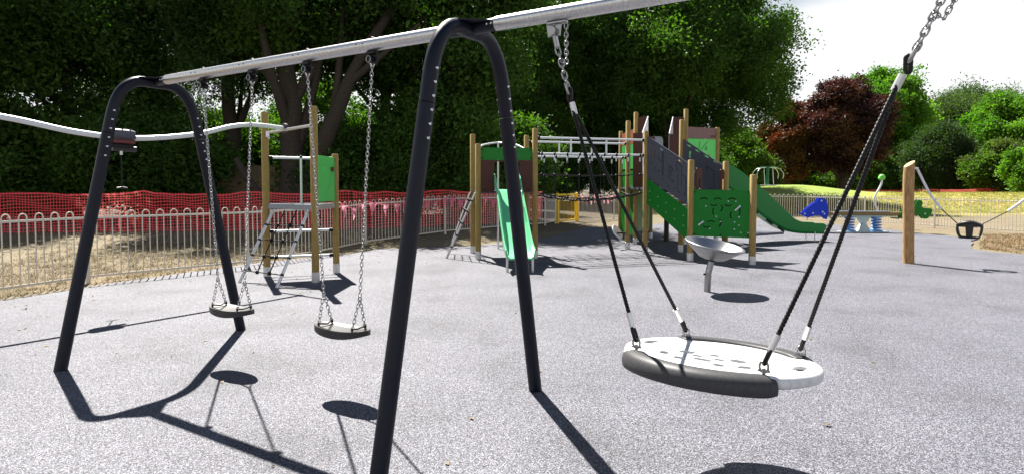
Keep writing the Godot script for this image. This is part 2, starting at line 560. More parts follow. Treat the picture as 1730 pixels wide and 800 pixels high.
# ================================================================ ground
func build_ground() -> void:
	var v := PackedVector3Array(); var n := PackedVector3Array(); var col := PackedColorArray(); var idx := PackedInt32Array()
	var xs := []; var zs := []
	var x := -160.0
	while x <= 190.0:
		xs.append(x)
		x += 1.0 if x > -26.0 and x < 48.0 else 8.0
	var z := -220.0
	while z <= 60.0:
		zs.append(z)
		z += 1.0 if z > -62.0 and z < -4.0 else 8.0
	var f := FastNoiseLite.new()
	f.seed = 4; f.frequency = 0.13; f.fractal_octaves = 4
	for zz: float in zs:
		for xx: float in xs:
			v.append(Vector3(xx, ground_height(xx, zz), zz))
			var e := 0.3
			n.append(Vector3(ground_height(xx - e, zz) - ground_height(xx + e, zz), 2 * e, ground_height(xx, zz - e) - ground_height(xx, zz + e)).normalized())
			var k := f.get_noise_2d(xx, zz)
			var d := -zz
			var straw := Color(0.250, 0.200, 0.130).lerp(Color(0.215, 0.185, 0.105), clampf(0.5 + k * 1.2, 0, 1))
			var lawn := Color(0.46, 0.37, 0.08).lerp(Color(0.37, 0.36, 0.06), clampf(0.45 + k * 1.4, 0, 1))
			var fresh := Color(0.27, 0.43, 0.04).lerp(Color(0.35, 0.43, 0.055), clampf(0.5 + k, 0, 1))
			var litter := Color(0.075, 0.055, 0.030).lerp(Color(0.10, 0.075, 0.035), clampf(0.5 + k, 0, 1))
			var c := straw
			c = c.lerp(lawn, smoothstep(30.0, 34.0, d + k * 4.0) * smoothstep(2.0, 8.0, xx))
			c = c.lerp(fresh, smoothstep(0.25, 0.55, exp(-pow((xx - 21.0) / 7.0, 2.0) - pow((d - 48.0) / 8.0, 2.0)) + k * 0.2))
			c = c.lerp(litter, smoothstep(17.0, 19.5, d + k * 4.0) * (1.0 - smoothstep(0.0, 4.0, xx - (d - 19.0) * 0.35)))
			# reddish brown band along the outside of the far railings
			c = c.lerp(Color(0.20, 0.085, 0.040), 0.9 * smoothstep(0.0, 1.5, d - 32.0 + k * 2.0) * (1.0 - smoothstep(0.0, 2.0, d - 38.5 + k * 2.0)) * smoothstep(8.0, 11.0, xx) * (1.0 - smoothstep(19.0, 23.0, xx + k * 4.0)))
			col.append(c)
	var nx := xs.size()
	for j in zs.size() - 1:
		for i in nx - 1:
			var a := j * nx + i
			idx.append_array([a, a + 1, a + nx, a + 1, a + nx + 1, a + nx])
	var arr := []
	arr.resize(Mesh.ARRAY_MAX)
	arr[Mesh.ARRAY_VERTEX] = v; arr[Mesh.ARRAY_NORMAL] = n; arr[Mesh.ARRAY_COLOR] = col; arr[Mesh.ARRAY_INDEX] = idx
	var m := ArrayMesh.new()
	m.add_surface_from_arrays(Mesh.PRIMITIVE_TRIANGLES, arr)
	structure("ground", m, M.ground)
	# wet-pour rubber play surface, a slab with a slightly wandering edge
	var pts := [[-10, 9], [-9.6, -1], [-7.9, -5.5], [-6.75, -7.9], [-6.0, -9.75], [-5.0, -11.7], [-3.6, -13.35], [-2.6, -15.5], [-0.9, -18.0], [0.9, -20.6], [2.3, -22.4], [3.6, -21.6], [5.2, -23.2], [7.2, -25.4], [9.6, -27.4], [11.4, -27.2], [12.3, -24.2], [13.0, -21.3], [13.05, -18.6], [13.45, -17.4], [12.0, -15.6], [11.05, -14.35], [11.0, -13.6], [11.4, -13.0], [14.0, -11.6], [22, -8], [24, 9]]
	var line := PackedVector2Array()
	for i in pts.size():
		var a := Vector2(pts[i][0], pts[i][1]); var b := Vector2(pts[(i + 1) % pts.size()][0], pts[(i + 1) % pts.size()][1])
		var k := maxi(1, int(a.distance_to(b) / 0.35))
		for s in k:
			var q := a.lerp(b, float(s) / k)
			line.append(q + Vector2(f.get_noise_2d(q.x * 6.0, q.y * 6.0), f.get_noise_2d(q.x * 6.0 + 90.0, q.y * 6.0)) * 0.09)
	var b2 := MB.new()
	var flipped := PackedVector2Array()
	for q in line: flipped.append(Vector2(q.x, -q.y))
	b2.panel(flipped, 0.06, Transform3D(Basis(Vector3.RIGHT, -PI / 2), Vector3(0, -0.03, 0)))
	structure("play_surface", b2.mesh(), M.rubber)

# tufts of dry and green grass, one mass to each patch
func grass_patch(called: String, label: String, spots: Array, tints: Array, size: float) -> void:
	var b := MB.new()
	var r := RandomNumberGenerator.new()
	r.seed = 77
	for i in 14:
		var p := Vector3(r.randfn() * 0.05, 0.0, r.randfn() * 0.05)
		var d := Vector3(r.randfn(), 0, r.randfn()).normalized()
		var l := r.randf_range(0.05, 0.11)
		var tip := p + d * l * r.randf_range(0.3, 0.9) + Vector3.UP * l * r.randf_range(0.15, 0.8)
		var s := d.cross(Vector3.UP) * 0.004
		var nn := (tip - p).cross(s).normalized()
		b.flat(p - s, p + s, tip, nn)
	var mm := MultiMesh.new()
	mm.transform_format = MultiMesh.TRANSFORM_3D
	mm.use_colors = true
	mm.instance_count = spots.size()
	for i in spots.size():
		var q: Vector2 = spots[i]
		mm.set_instance_transform(i, Transform3D(Basis(Vector3.UP, r.randf() * TAU).scaled(Vector3.ONE * size * r.randf_range(0.6, 1.4)), Vector3(q.x, ground_height(q.x, q.y) - 0.002, q.y)))
		var c: Color = tints[r.randi() % tints.size()] * r.randf_range(0.7, 1.25)
		c.a = 1.0
		mm.set_instance_color(i, c)
	mm.mesh = b.mesh()
	var o := MultiMeshInstance3D.new()
	o.name = called
	o.multimesh = mm
	o.material_override = M.straw
	add_child(o, true)
	stuff(o)
	o.set_meta("label", label)
	o.set_meta("category", "grass")

func build_grass() -> void:
	var r := RandomNumberGenerator.new()
	r.seed = 5
	var spots := []
	while spots.size() < 5200:
		var z := r.randf_range(-17.5, -5.0)
		var edge := -9.0 + (z + 3.0) * -0.36 if z > -9.4 else -6.68 + (z + 9.41) * -0.55
		edge += 0.25
		spots.append(Vector2(edge - absf(r.randfn()) * 4.2, z))
	grass_patch("dry_grass", "dry straw coloured grass on the bare earth between the railing and the mesh barrier", spots, [Color(0.30, 0.235, 0.14), Color(0.25, 0.195, 0.115), Color(0.18, 0.14, 0.075), Color(0.21, 0.18, 0.09)], 1.0)
	spots = []
	while spots.size() < 2600:
		var q := Vector2(r.randf_range(11.5, 16.0), r.randf_range(-19.0, -12.6))
		if q.x > 11.3 + maxf(0.0, -q.y - 14.4) * 0.8 and q.x > 11.3 + maxf(0.0, q.y + 13.4) * 2.0: spots.append(q)
	grass_patch("wood_chip_litter", "tan straw and chips on the bare earth beside the cradle swing", spots, [Color(0.32, 0.23, 0.13), Color(0.24, 0.165, 0.085), Color(0.15, 0.10, 0.05)], 0.9)
	spots = []
	while spots.size() < 12000:
		var q := Vector2(r.randf_range(8.0, 44.0), r.randf_range(-49.0, -33.0))
		if Vector2((q.x - 21.0) / 7.5, (q.y + 48.0) / 8.0).length() > 1.0: spots.append(q)
	grass_patch("lawn_grass", "yellowing mowed grass of the open lawn beyond the railing", spots, [Color(0.34, 0.30, 0.07), Color(0.28, 0.29, 0.05), Color(0.22, 0.27, 0.04)], 1.5)

# ================================================================ fences
func railing_run(called: String, posts: Array, label: String) -> Node3D:
	var base := Vector3(posts[0].x, 0, posts[0].y)
	var t := thing(called, base, label, "fence", "bow top railings round the playground")
	var hoop := MB.new()
	var path := [Vector3(-0.054, 0.10, 0), Vector3(-0.054, 0.6, 0), Vector3(-0.054, 1.06, 0)]
	for i in range(1, 7):
		var a := PI - PI * i / 7.0
		path.append(Vector3(cos(a) * 0.054, 1.06 + sin(a) * 0.062, 0))
	path.append_array([Vector3(0.054, 1.06, 0), Vector3(0.054, 0.6, 0), Vector3(0.054, 0.10, 0)])
	hoop.tube(path, 0.0088, 6)
	var hm := hoop.mesh()
	var pm := MB.new()
	pm.box(Transform3D(Basis(), Vector3(0, 0.53, 0)), Vector3(0.05, 1.14, 0.05), 0.004)
	var pmesh := pm.mesh()
	for i in posts.size():
		var g: Vector2 = posts[i]
		var y := maxf(ground_height(g.x, g.y), -0.02)
		var o := put(t, "post", pmesh, M.fence_paint)
		var dir: Vector2 = (posts[mini(i + 1, posts.size() - 1)] - posts[maxi(i - 1, 0)]).normalized()
		o.position = Vector3(g.x, y, g.y) - base
		o.rotation.y = atan2(-dir.y, dir.x)
		if i == posts.size() - 1: continue
		var g2: Vector2 = posts[i + 1]
		var y2 := maxf(ground_height(g2.x, g2.y), -0.02)
		var a := Vector3(g.x, y, g.y); var b := Vector3(g2.x, y2, g2.y)
		var L := a.distance_to(b)
		var u := (b - a) / L
		part(t, "rail", barred(a + u * 0.025 + Vector3.UP * 1.02, b - u * 0.025 + Vector3.UP * 1.02, 0.012, 0.034, 0.002), M.fence_paint, base)
		part(t, "rail", barred(a + u * 0.025 + Vector3.UP * 0.10, b - u * 0.025 + Vector3.UP * 0.10, 0.012, 0.034, 0.002), M.fence_paint, base)
		var k := int((L - 0.12) / 0.216)
		for j in k:
			var s := (L - k * 0.216) * 0.5 + 0.108 + j * 0.216
			var h := put(t, "hoop", hm, M.fence_paint)
			h.position = a + u * s - base
			h.rotation.y = atan2(-u.z, u.x)
	return t

func net_barrier(label: String, posts: Array, hgt: float, sd: int) -> void:
	var base := Vector3(posts[0].x, 0, posts[0].y)
	var t := thing("plastic_mesh_barrier", base, label, "barrier", "orange red mesh barriers")
	var f := FastNoiseLite.new()
	f.seed = sd; f.frequency = 0.35
	# the line the mesh follows, with its sagging top
	var line := []
	var dist := 0.0
	for i in posts.size() - 1:
		var a := Vector3(posts[i].x, 0, posts[i].y); var b := Vector3(posts[i + 1].x, 0, posts[i + 1].y)
		var L := a.distance_to(b)
		var k := int(L / 0.16)
		for s in k:
			var q := a.lerp(b, float(s) / k)
			var w := float(s) / k
			var off := (b - a).normalized().cross(Vector3.UP) * f.get_noise_1d(dist * 2.0) * 0.10
			var top := hgt - 0.07 * sin(w * PI) + f.get_noise_1d(dist * 2.2 + 50.0) * 0.07
			line.append([q + off + Vector3.UP * ground_height(q.x, q.z), top])
			dist += L / k
		var st := MB.new()
		var g := a + Vector3.UP * ground_height(a.x, a.z)
		st.tube([g, g + Vector3.UP * (hgt + 0.15)], 0.012, 6)
		part(t, "stake", st, M.dark_wood, base)
	var net := MB.new()
	for i in line.size() - 1:
		var p: Vector3 = line[i][0]; var q: Vector3 = line[i + 1][0]
		var dirn := (q - p).normalized()
		var nn := dirn.cross(Vector3.UP).normalized()
		var rows := 14
		for r in rows:
			var y0: float = line[i][1] * (r + 0.6) / rows + 0.02 * sin(i * 0.7 + r)
			var y1: float = line[i + 1][1] * (r + 0.6) / rows + 0.02 * sin((i + 1) * 0.7 + r)
			var w := 0.012 if r < rows - 1 else 0.022
			net.quad(p + Vector3.UP * (y0 - w), q + Vector3.UP * (y1 - w), q + Vector3.UP * (y1 + w), p + Vector3.UP * (y0 + w), nn)
		for s in 2:
			var c := p.lerp(q, s * 0.5)
			var tp: float = lerpf(line[i][1], line[i + 1][1], s * 0.5)
			net.quad(c - dirn * 0.009 + nn * 0.002, c + dirn * 0.009 + nn * 0.002, c + dirn * 0.009 + nn * 0.002 + Vector3.UP * tp, c - dirn * 0.009 + nn * 0.002 + Vector3.UP * tp, nn)
	var o := part(t, "mesh_netting", net, M.net_red, base)
	stuff(o)

func bunting(pts: Array, label: String) -> void:
	var base: Vector3 = pts[0]
	var t := thing("bunting", base, label, "bunting", "pink bunting tied along the railings")
	var cord := []
	var fl := []
	var vary := []
	for kind in 3:
		var fm := MB.new()
		var rows := []
		for i in 7:
			var y := -0.30 * i / 6.0
			var hw := 0.10 * (1.0 - i / 6.05)
			var row := []
			for j in 4:
				var xx := lerpf(-hw, hw, j / 3.0)
				row.append(Vector3(xx + y * [0.05, -0.12, 0.2][kind], y, 0.02 * sin(i * 0.9 + kind * 2.0) + xx * 0.3 * (kind - 1)))
			rows.append(row)
		fm.grid(rows, false)
		vary.append(fm.mesh())
	for i in pts.size() - 1:
		var a: Vector3 = pts[i]; var b: Vector3 = pts[i + 1]
		var k := 10
		for s in k:
			var w := float(s) / k
			cord.append(a.lerp(b, w) - Vector3.UP * 0.14 * sin(PI * w))
		var nf := maxi(1, int(a.distance_to(b) / 0.34))
		for s in nf:
			var w := (s + 0.5) / nf
			var o := put(t, "flag", vary[rng.randi() % 3], M.flag)
			o.position = a.lerp(b, w) - Vector3.UP * 0.14 * sin(PI * w) - base
			var d := (b - a).normalized()
			o.rotation = Vector3(rng.randf_range(-0.1, 0.15), atan2(-d.z, d.x) + rng.randf_range(-0.25, 0.25), 0)
	cord.append(pts[-1])
	part(t, "cord", tubed(cord, 0.006, 5), M.flag, base)

func build_fences() -> void:
	var L := [Vector2(-9.0, -3.0), Vector2(-7.75, -6.5), Vector2(-6.68, -9.41), Vector2(-5.0, -11.3), Vector2(-4.25, -13.05), Vector2(-3.66, -14.95), Vector2(-1.93, -17.3), Vector2(-0.3, -19.5), Vector2(1.2, -21.7), Vector2(1.66, -22.95)]
	railing_run("bow_top_railing", L, "pale grey hooped railing in front of the shaded wood, beside the net climbing platform")
	var R := [Vector2(17.4, -15.4), Vector2(16.3, -18.9), Vector2(15.3, -21.7), Vector2(14.35, -24.4), Vector2(13.4, -27.2), Vector2(11.6, -29.4), Vector2(9.0, -30.3), Vector2(6.5, -29.5), Vector2(4.62, -27.2), Vector2(2.75, -24.75)]
	railing_run("bow_top_railing", R, "pale grey hooped railing on the open lawn side, behind the seesaw and green slide")
	# yellow gate
	var g0 := Vector3(1.75, -0.02, -23.08); var g1 := Vector3(2.66, -0.02, -24.6)
	var t := thing("yellow_gate", g0, "bright yellow metal gate closing the gap between the two railings", "gate")
	var gd := (g1 - g0).normalized()
	for p: Vector3 in [g0, g1]:
		var b := MB.new()
		b.bar(p, p + Vector3.UP * 1.24, 0.1, 0.1, 0.008, gd)
		part(t, "post", b, M.yellow, g0)
	var lf0 := g0 + gd * 0.12; var lf1 := g1 - gd * 0.14
	for y: float in [0.16, 1.18]:
		part(t, "rail", barred(lf0 + Vector3.UP * y, lf1 + Vector3.UP * y, 0.05, 0.06), M.yellow, g0)
	for p: Vector3 in [lf0, lf1]:
		part(t, "stile", barred(p + Vector3.UP * 0.13, p + Vector3.UP * 1.21, 0.058, 0.058), M.yellow, g0)
	for i in 11:
		var p := lf0.lerp(lf1, (i + 1) / 12.0)
		part(t, "bar", tubed([p + Vector3.UP * 0.16, p + Vector3.UP * 1.18], 0.009, 6), M.yellow, g0)
	# mesh barriers
	net_barrier("red plastic mesh barrier strung between stakes under the dark trees", [Vector2(-24, -15.5), Vector2(-19.5, -16.5), Vector2(-14.8, -17.2), Vector2(-10.8, -17.6), Vector2(-7.6, -17.9), Vector2(-4.9, -18.3), Vector2(-2.1, -19.8), Vector2(-0.3, -21.9), Vector2(1.0, -24.4), Vector2(1.4, -27.0)], 1.18, 3)
	net_barrier("red plastic mesh barrier far across the yellow lawn", [Vector2(30.0, -57.5), Vector2(34.5, -56.8), Vector2(39.0, -56.0), Vector2(43.5, -55.2), Vector2(48.5, -54.5)], 1.05, 8)
	# bunting on the inside of the left railing and past the gate
	var b1 := []
	for q in [Vector2(-4.0, -13.85), Vector2(-3.62, -14.9), Vector2(-2.7, -16.15), Vector2(-1.86, -17.25), Vector2(-1.0, -18.4), Vector2(-0.22, -19.45), Vector2(0.55, -20.6), Vector2(1.28, -21.7)]:
		b1.append(Vector3(q.x + 0.05, 1.10 + maxf(ground_height(q.x, q.y), 0.0), q.y + 0.05))
	bunting(b1, "string of pink triangular flags on the railing left of the yellow gate")
	var b3 := []
	for q in [Vector2(2.8, -24.75), Vector2(3.7, -25.95), Vector2(4.6, -27.15), Vector2(5.5, -28.3)]:
		b3.append(Vector3(q.x, 1.12, q.y + 0.08))
	bunting(b3, "string of pink triangular flags on the railing beyond the yellow gate")
	# board fence in the shade of the wood
	var base := Vector3(-14.5, 0, -23.5)
	var bf := thing("board_fence", base, "weathered close boarded timber fence in the shade of the wood", "fence")
	var x := -14.5
	while x < -6.0:
		var p := Vector3(x, ground_height(x, -23.6), -23.6 - (x + 30.0) * 0.06)
		part(bf, "post", barred(p - Vector3(0, 0.1, -0.06), p + Vector3(0, 2.35, 0.06), 0.1, 0.1), M.board, base)
		var b := MB.new()
		for i in 20:
			var xx := x + 0.125 * i
			var zz := -23.6 - (xx - -30.0) * 0.06 + (0.012 if i % 2 else -0.012)
			var hh := 2.15 + rng.randf_range(-0.02, 0.02)
			b.box(Transform3D(Basis(), Vector3(xx + 0.06, ground_height(xx, zz) + hh * 0.5, zz)), Vector3(0.135, hh, 0.018), 0.003)
		var o := part(bf, "boards", b, M.board, base)
		stuff(o)
		x += 2.5

# ================================================================ trees
var leaf_near: ArrayMesh
var leaf_fine: ArrayMesh
var leaf_far: ArrayMesh
func leaf_cluster(sd: int, count: int, radius: float, ll: float, lw: float, droop := 0.0) -> ArrayMesh:
	var r := RandomNumberGenerator.new()
	r.seed = sd
	var b := MB.new()
	for i in count:
		var p := Vector3(r.randfn(), r.randfn() * 0.7, r.randfn()) * radius * 0.52
		var d := Vector3(r.randfn(), r.randfn() * 0.7 - droop, r.randfn()).normalized()
		var s := d.cross(Vector3(r.randfn(), r.randfn(), r.randfn())).normalized()
		var nn := d.cross(s).normalized()
		var l := ll * r.randf_range(0.7, 1.25)
		var w := lw * r.randf_range(0.7, 1.2)
		var a := p; var c := p + d * l
		var m1 := p + d * l * 0.45 + s * w * 0.5 + nn * w * 0.18
		var m2 := p + d * l * 0.45 - s * w * 0.5 + nn * w * 0.18
		b.flat(a, m1, c, (m1 - a).cross(c - a).normalized())
		b.flat(a, c, m2, (c - a).cross(m2 - a).normalized())
	return b.mesh()

# crown: a cloud of twig clusters gathered in clumps
func crown_copies(r: RandomNumberGenerator, blobs: Array, count: int, tints: Array, size: float) -> MultiMesh:
	var tot := 0.0
	for b in blobs: tot += b[1] * b[1]
	var mm := MultiMesh.new()
	mm.transform_format = MultiMesh.TRANSFORM_3D
	mm.use_colors = true
	mm.instance_count = count
	var i := 0
	var bi := 0
	while i < count:
		var b = blobs[bi % blobs.size()]
		var here := maxi(1, int(round(count * b[1] * b[1] / tot)))
		var tint: Color = tints[r.randi() % tints.size()]
		for k in here:
			if i >= count: break
			var d := Vector3(r.randfn(), r.randfn(), r.randfn()).normalized()
			var rr: float = b[1] * pow(r.randf(), 0.5) * r.randf_range(0.85, 1.15)
			if r.randf() < 0.10: rr = b[1] * r.randf_range(1.15, 1.5)
			var p: Vector3 = b[0] + d * rr * Vector3(1.0, 0.78, 1.0)
			var bs := Basis.from_euler(Vector3(r.randf_range(-0.6, 0.6), r.randf() * TAU, r.randf_range(-0.6, 0.6))).scaled(Vector3.ONE * size * r.randf_range(0.55, 1.5))
			mm.set_instance_transform(i, Transform3D(bs, p))
			var c := tint * r.randf_range(0.7, 1.3)
			c.a = 1.0
			mm.set_instance_color(i, c)
			i += 1
		bi += 1
	return mm

func tree(o: Dictionary) -> void:
	var r := RandomNumberGenerator.new()
	r.seed = o.sd
	var z: float = -o.z
	var x: float = (o.u - CENTRE_U) / FOCAL * o.z
	var base := Vector3(x, ground_height(x, z) - 0.05, z)
	var t := thing(o.name, base, o.label, o.cat, o.get("group", ""))
	var hw: float = o.hw
	var yb: float = o.yb; var yt: float = o.yt
	var hh := (yt - yb) * 0.5
	var cen := Vector3(0, (yb + yt) * 0.5, 0)
	var nb: int = int(o.get("nb", 18) * 1.9)
	var blobs := []
	var cone: float = o.get("cone", 0.0)
	for i in nb:
		var d := Vector3(r.randfn(), r.randfn(), r.randfn()).normalized()
		var k := r.randf_range(0.5, 0.82)
		var p := cen + Vector3(d.x * hw, d.y * hh, d.z * hw) * k
		var rad := r.randf_range(0.13, 0.29) * minf(hw, hh)
		if cone > 0.0:
			var w := clampf((p.y - yb) / (yt - yb), 0.0, 1.0)
			var shrink := lerpf(1.25, 0.25, w)
			p.x *= lerpf(1.0, shrink, cone); p.z *= lerpf(1.0, shrink, cone)
			rad *= lerpf(1.0, shrink, cone * 0.8)
		blobs.append([p, rad])
	blobs.append([cen, minf(hw, hh) * 0.45])
	for e in o.get("extra", []): blobs.append([e[0], e[1]])
	# trunk and limbs
	var wood: Material = M.bark
	var tr: float = o.get("tr", 0.0)
	if tr > 0.0:
		var lean: Vector3 = o.get("lean", Vector3.ZERO)
		var top := cen + Vector3(0, hh * 0.35, 0) + lean
		var path := []
		var rads := []
		for i in 11:
			var w := i / 10.0
			path.append(Vector3.ZERO.lerp(top, w) + Vector3(r.randf_range(-1, 1), 0, r.randf_range(-1, 1)) * tr * 0.35 * minf(w * 3.0, 1.0) - lean * sin(PI * w) * 0.15)
			rads.append(tr * (1.0 - 0.75 * w) * (1.35 if i == 0 else 1.0))
		var tb := MB.new()
		tb.tube(path, rads, 10)
		var trunk := put(t, "trunk", tb.mesh(), wood)
		var forks: Array = o.get("forks", [])
		for fk in forks:
			var lb := MB.new()
			var pth := smooth_path(fk[0], 5)
			var rr := []
			for i in pth.size(): rr.append(lerpf(fk[1], fk[1] * 0.35, float(i) / pth.size()))
			lb.tube(pth, rr, 9)
			put(t, "limb", lb.mesh(), wood)
		var nl := mini(blobs.size(), o.get("limbs", 9))
		for i in nl:
			var tgt: Vector3 = blobs[i][0]
			var w0 := clampf((tgt.y - yb * 0.2) / maxf(top.y, 0.1) - r.randf_range(0.15, 0.35), 0.25, 0.9)
			var s: Vector3 = path[int(w0 * 10)]
			var mid := s.lerp(tgt, 0.5) + Vector3(r.randf_range(-0.3, 0.3), r.randf_range(0.0, 0.12) * s.distance_to(tgt), r.randf_range(-0.3, 0.3))
			var lb := MB.new()
			var r0: float = rads[int(w0 * 10)] * 0.55
			lb.tube(smooth_path([s, mid, tgt, tgt + (tgt - mid) * 0.4], 4), [r0, r0 * 0.92, r0 * 0.85, r0 * 0.75, r0 * 0.66, r0 * 0.58, r0 * 0.5, r0 * 0.42, r0 * 0.35, r0 * 0.28, r0 * 0.2, r0 * 0.14, r0 * 0.08], 7)
			put(t, "limb", lb.mesh(), wood)
	var mm := crown_copies(r, blobs, o.n, o.tints, o.get("size", 1.0))
	mm.mesh = o.leaf
	var c := MultiMeshInstance3D.new()
	c.name = "crown" if tr > 0.0 else "foliage"
	c.multimesh = mm
	c.material_override = M.leaf_purple if o.get("purple", false) else M.leaf
	t.add_child(c, true)
	stuff(c)

